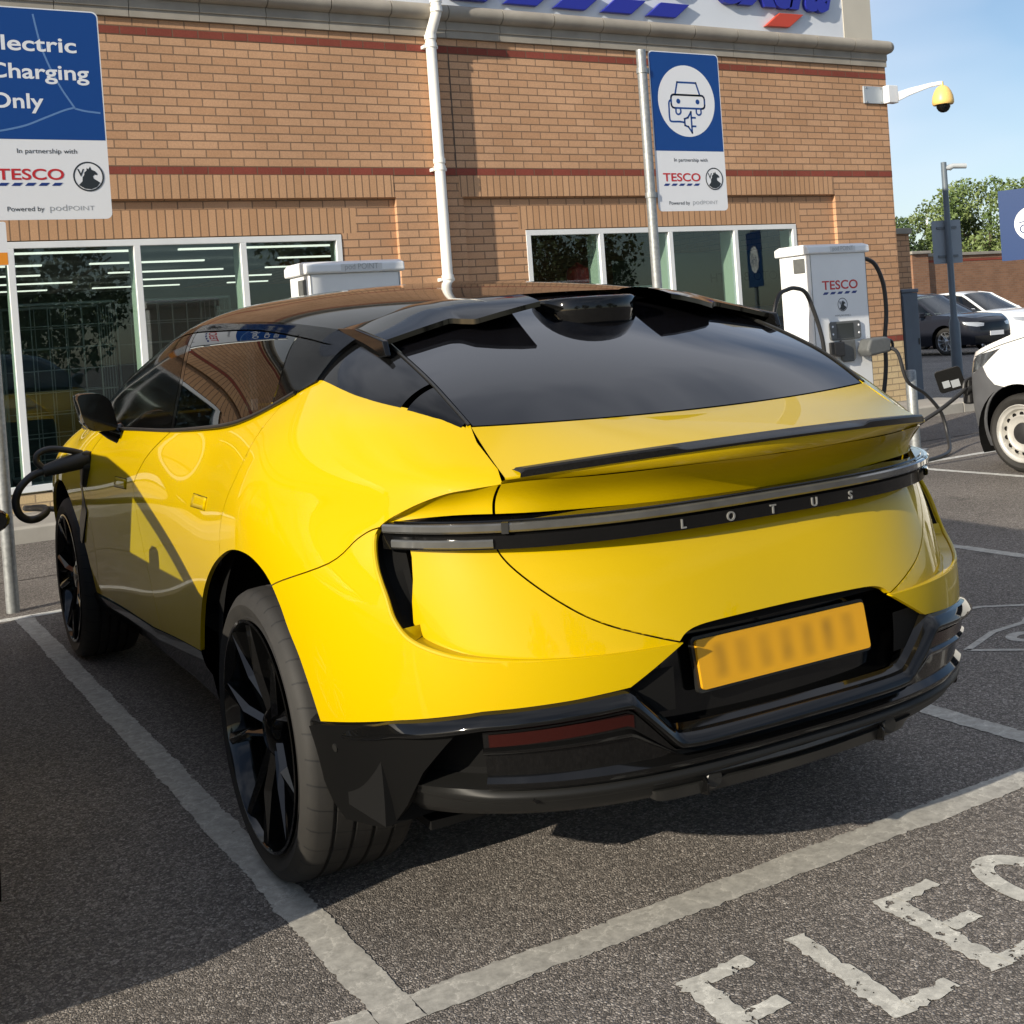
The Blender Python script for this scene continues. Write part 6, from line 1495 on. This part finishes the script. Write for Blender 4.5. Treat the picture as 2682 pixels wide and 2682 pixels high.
# parked cars far right
sds = Side(-1.45, 1.45, ZZ_, [.84, .88, .91, .915, .90, .87, .80], [.72, .78, .80, .78, .74, .7, .5], [.74, .80, .83, .80, .70, .5, .3])
M_suvd = car_paint('charcoal_car_paint', (.016, .018, .026), .05, .3)
M_suvw = car_paint('white_car_paint', (.72, .74, .76), .02, .35)
prof_t = [(2.2, .95), (1.9, 1.01), (1.1, 1.07), (.4, 1.06), (-1.2, 1.10), (-2.2, 1.08)]; prof_r = [(1.08, 1.06), (.15, 1.60), (-.3, 1.67), (-1.3, 1.64), (-1.75, 1.56), (-2.15, 1.10)]
def suv(label, loc, rz, paint):
    t = vehicle('parked_car', label, 'car', loc, rz, sds, prof_t, prof_r, (1.36, -1.36), .365, paint, M_tint, M_alloy, xr=.66, pillars=((-.05, -.15), (-1.0, -1.12)), d=.05, group='cars parked along the boundary wall')
    for sx in (1, -1):
        HL = Dom(-3.1, -1.6, .66, .90, .02); q = [(-1.95, .86), (-2.35, .83), (-2.55, .80), (-2.52, .73), (-2.3, .72), (-2.05, .77)]; HL.split(q + q[:1]); HL.drop(lambda u, v: not inside(u, v, q))
        panel('headlamp', [a for l_ in HL.c.values() for a in l_], sds.F, M_hl, t, mirror=sx < 0, rim=.01, off=.006)
        door_mirror(t, .90, .72, 1.10, paint, sx)
    GR = Dom(-1.45 - math.pi / 2, -1.45 - .95, .62, .86, .03); pg = [a for l_ in GR.c.values() for a in l_]; both('grille', pg, sds.F, M_gloss, t, rim=0, off=.006)
    GL = Dom(-1.45 - math.pi / 2, -1.45 - .8, .30, .48, .03); both('lower_intake', [a for l_ in GL.c.values() for a in l_], sds.F, M_blackplastic, t, rim=0, off=.006)
    MB().box(-.26, .26, 2.285, 2.30, .47, .585).build('number_plate', M_signwhite, t)
    return t
suv('charcoal parked car facing the camera, left of the tall grey post', (24.85, 20.2, 0), math.pi, M_suvd)
suv('white parked car behind the charcoal one, half hidden by the van', (28.7, 21.7, 0), math.pi, M_suvw)

# ------------------------------------------------------------------ charging plug and lead at the yellow car
cm3 = Matrix.Rotation(PSI, 3, 'Z')
t = thing('charging_plug', 'black charging handle pushed into the front wing of the yellow car', 'plug', (0, 0, 0), PSI)
MB().tube(smooth_path([(-.975, 2.36, 1.0), (-1.03, 2.36, .99), (-1.10, 2.36, .978), (-1.165, 2.36, .965)], 4), [.036, .036, .037, .037, .037, .036, .035, .034, .033, .031, .029, .027, .025], 14).build('body', M_blackplastic, t, smooth=True)
MB().tube(smooth_path([(-1.0, 2.36, 1.025), (-1.06, 2.36, 1.045), (-1.13, 2.36, 1.058), (-1.18, 2.36, 1.042), (-1.188, 2.36, 1.01), (-1.165, 2.36, .98)], 5), .0135, 10).build('handle', M_blackplastic, t, smooth=True)
MB().prism([(2.33, 1.035), (2.33, .96), (2.40, .87), (2.43, .90), (2.43, 1.0)], -1.005, -.965, 'X').build('collar', M_blackplastic, t, bevel=.01)
cable('charging_cable', 'black lead looping from the yellow car wing towards the left', [tuple(cm3 @ Vector(p)) for p in ((-1.15, 2.36, .968), (-1.21, 2.36, .951), (-1.262, 2.36, .905), (-1.282, 2.37, .85), (-1.272, 2.38, .795), (-1.238, 2.39, .764), (-1.19, 2.42, .760), (-1.13, 2.6, .765), (-1.09, 3.0, .74), (-1.06, 3.6, .68), (-.9, 4.2, .6), (.4, 4.8, .35), (1.1, 5.0, .4), (1.3, 4.95, .9))], .0165)

# ------------------------------------------------------------------ trees
def leaf_mat(name, c1, c2):
    m, N, K, p = new_mat(name); t = N.new('ShaderNodeTexCoord'); n = N.new('ShaderNodeTexNoise'); n.inputs['Scale'].default_value = .9; n.inputs['Detail'].default_value = 5; K(t.outputs['Object'], n.inputs['Vector'])
    c = N.new('ShaderNodeValToRGB'); c.color_ramp.elements[0].position = .35; c.color_ramp.elements[1].position = .65; c.color_ramp.elements[0].color = (*c1, 1); c.color_ramp.elements[1].color = (*c2, 1)
    K(n.outputs['Fac'], c.inputs[0]); K(c.outputs[0], p.inputs['Base Color']); p.inputs['Roughness'].default_value = .6
    p.inputs['Subsurface Weight'].default_value = 0
    return m
M_leaf = leaf_mat('leaf_green', (.075, .125, .03), (.17, .22, .07)); M_leaf2 = leaf_mat('dark_leaf_green', (.035, .07, .02), (.08, .12, .035))
M_bark = mat('bark', (.06, .045, .03), .9, var=.3, vscale=5, bump=.4, bscale=20)
def tree(label, loc, h, rad, n, m, leaf=.22, seed=1, z0=.28, name='tree', group=None):
    r_ = np.random.default_rng(seed); t = thing(name, label, 'tree', loc, group=group)
    tk = MB(); tk.tube([(0, 0, 0), (.05, 0, h * .25), (-.05, .1, h * .5), (.05, 0, h * .8)], [h * .028, h * .022, h * .014, h * .004], 9)
    for k in range(7):
        a = r_.uniform(0, 6.28); zz = h * r_.uniform(.28, .6); L_ = rad * r_.uniform(.5, .85); tk.tube([(0, 0, zz), (math.cos(a) * L_ * .5, math.sin(a) * L_ * .5, zz + h * .10), (math.cos(a) * L_, math.sin(a) * L_, zz + h * .22)], [h * .012, h * .008, h * .003], 7)
    tk.build('trunk', M_bark, t, smooth=True)
    K_ = 34; cc_ = []
    for k in range(K_):
        d = r_.normal(size=3); d /= np.linalg.norm(d); q = r_.uniform(.35, .92) ** .6; cc_.append((d[0] * rad * q, d[1] * rad * q, h * (z0 + 1) / 2 + d[2] * h * (1 - z0) / 2 * q * .92))
    cc_ = np.array(cc_); cr2 = rad * r_.uniform(.16, .36, K_)
    ci = r_.choice(K_, n, p=cr2 ** 2 / np.sum(cr2 ** 2)); d = r_.normal(size=(n, 3)); d /= np.linalg.norm(d, axis=1)[:, None]; P = cc_[ci] + d * (cr2[ci] * r_.uniform(.35, 1.12, n) ** .6)[:, None]
    a = r_.normal(size=(n, 3)); a /= np.linalg.norm(a, axis=1)[:, None]; b = np.cross(a, r_.normal(size=(n, 3))); b /= np.linalg.norm(b, axis=1)[:, None]; s_ = leaf * r_.uniform(.5, 1.2, n)[:, None]
    V = np.stack([P - a * s_, P - b * s_ * .55, P + a * s_, P + b * s_ * .55], 1).reshape(-1, 3)
    me = bpy.data.meshes.new('crown'); me.vertices.add(len(V)); me.vertices.foreach_set('co', V.ravel()); me.loops.add(4 * n); me.loops.foreach_set('vertex_index', np.arange(4 * n)); me.polygons.add(n); me.polygons.foreach_set('loop_start', np.arange(0, 4 * n, 4)); me.update(calc_edges=True)
    me.materials.append(m); o = bpy.data.objects.new('crown', me); COL.objects.link(o); o.parent = t
    return t
gq = 'trees beyond the boundary wall'
tree('broad bright green tree behind the grey post, highest of those beyond the wall', (49.0, 36.8, 0), 8.0, 3.3, 20000, M_leaf, .105, 3, .22, group=gq)
tree('dark tree showing at the right edge behind the motorcycle sign', (53.2, 35.2, 0), 8.0, 3.2, 16000, M_leaf, .105, 4, .2, group=gq)
tree('tall dark tree half hidden by the corner of the brick shop', (43.6, 39.6, 0), 7.5, 2.0, 9000, M_leaf2, .10, 5, .2, group=gq)
tree('low rounded tree between the shop corner and the thin white mast', (46.0, 39.5, 0), 6.0, 1.7, 8000, M_leaf, .10, 6, .2, group=gq)
tree('small tree below the thin white mast, in front of the broad bright one', (46.9, 38.2, 0), 5.3, 1.8, 7000, M_leaf, .10, 8, .2, group=gq)
# trees across the car park, seen mirrored in the shop windows and the car
gb = 'trees across the car park behind the viewer'
for i, (x, y, h, r_, lab) in enumerate(((-9, -30, 11, 4.6, 'dark spreading tree mirrored in the left shop windows'), (6, -34, 8, 4.2, 'round tree mirrored low in the middle shop window'), (19, -30, 10, 4.4, 'tall tree mirrored in the right hand shop window'), (32, -36, 8, 4.5, 'low wide tree mirrored at the far side of the car park'), (-24, -34, 12, 5, 'large tree far left across the car park'))):
    tree(lab, (x, y, 0), h, r_, 9000, M_leaf2, .17, 20 + i, .15, group=gb)
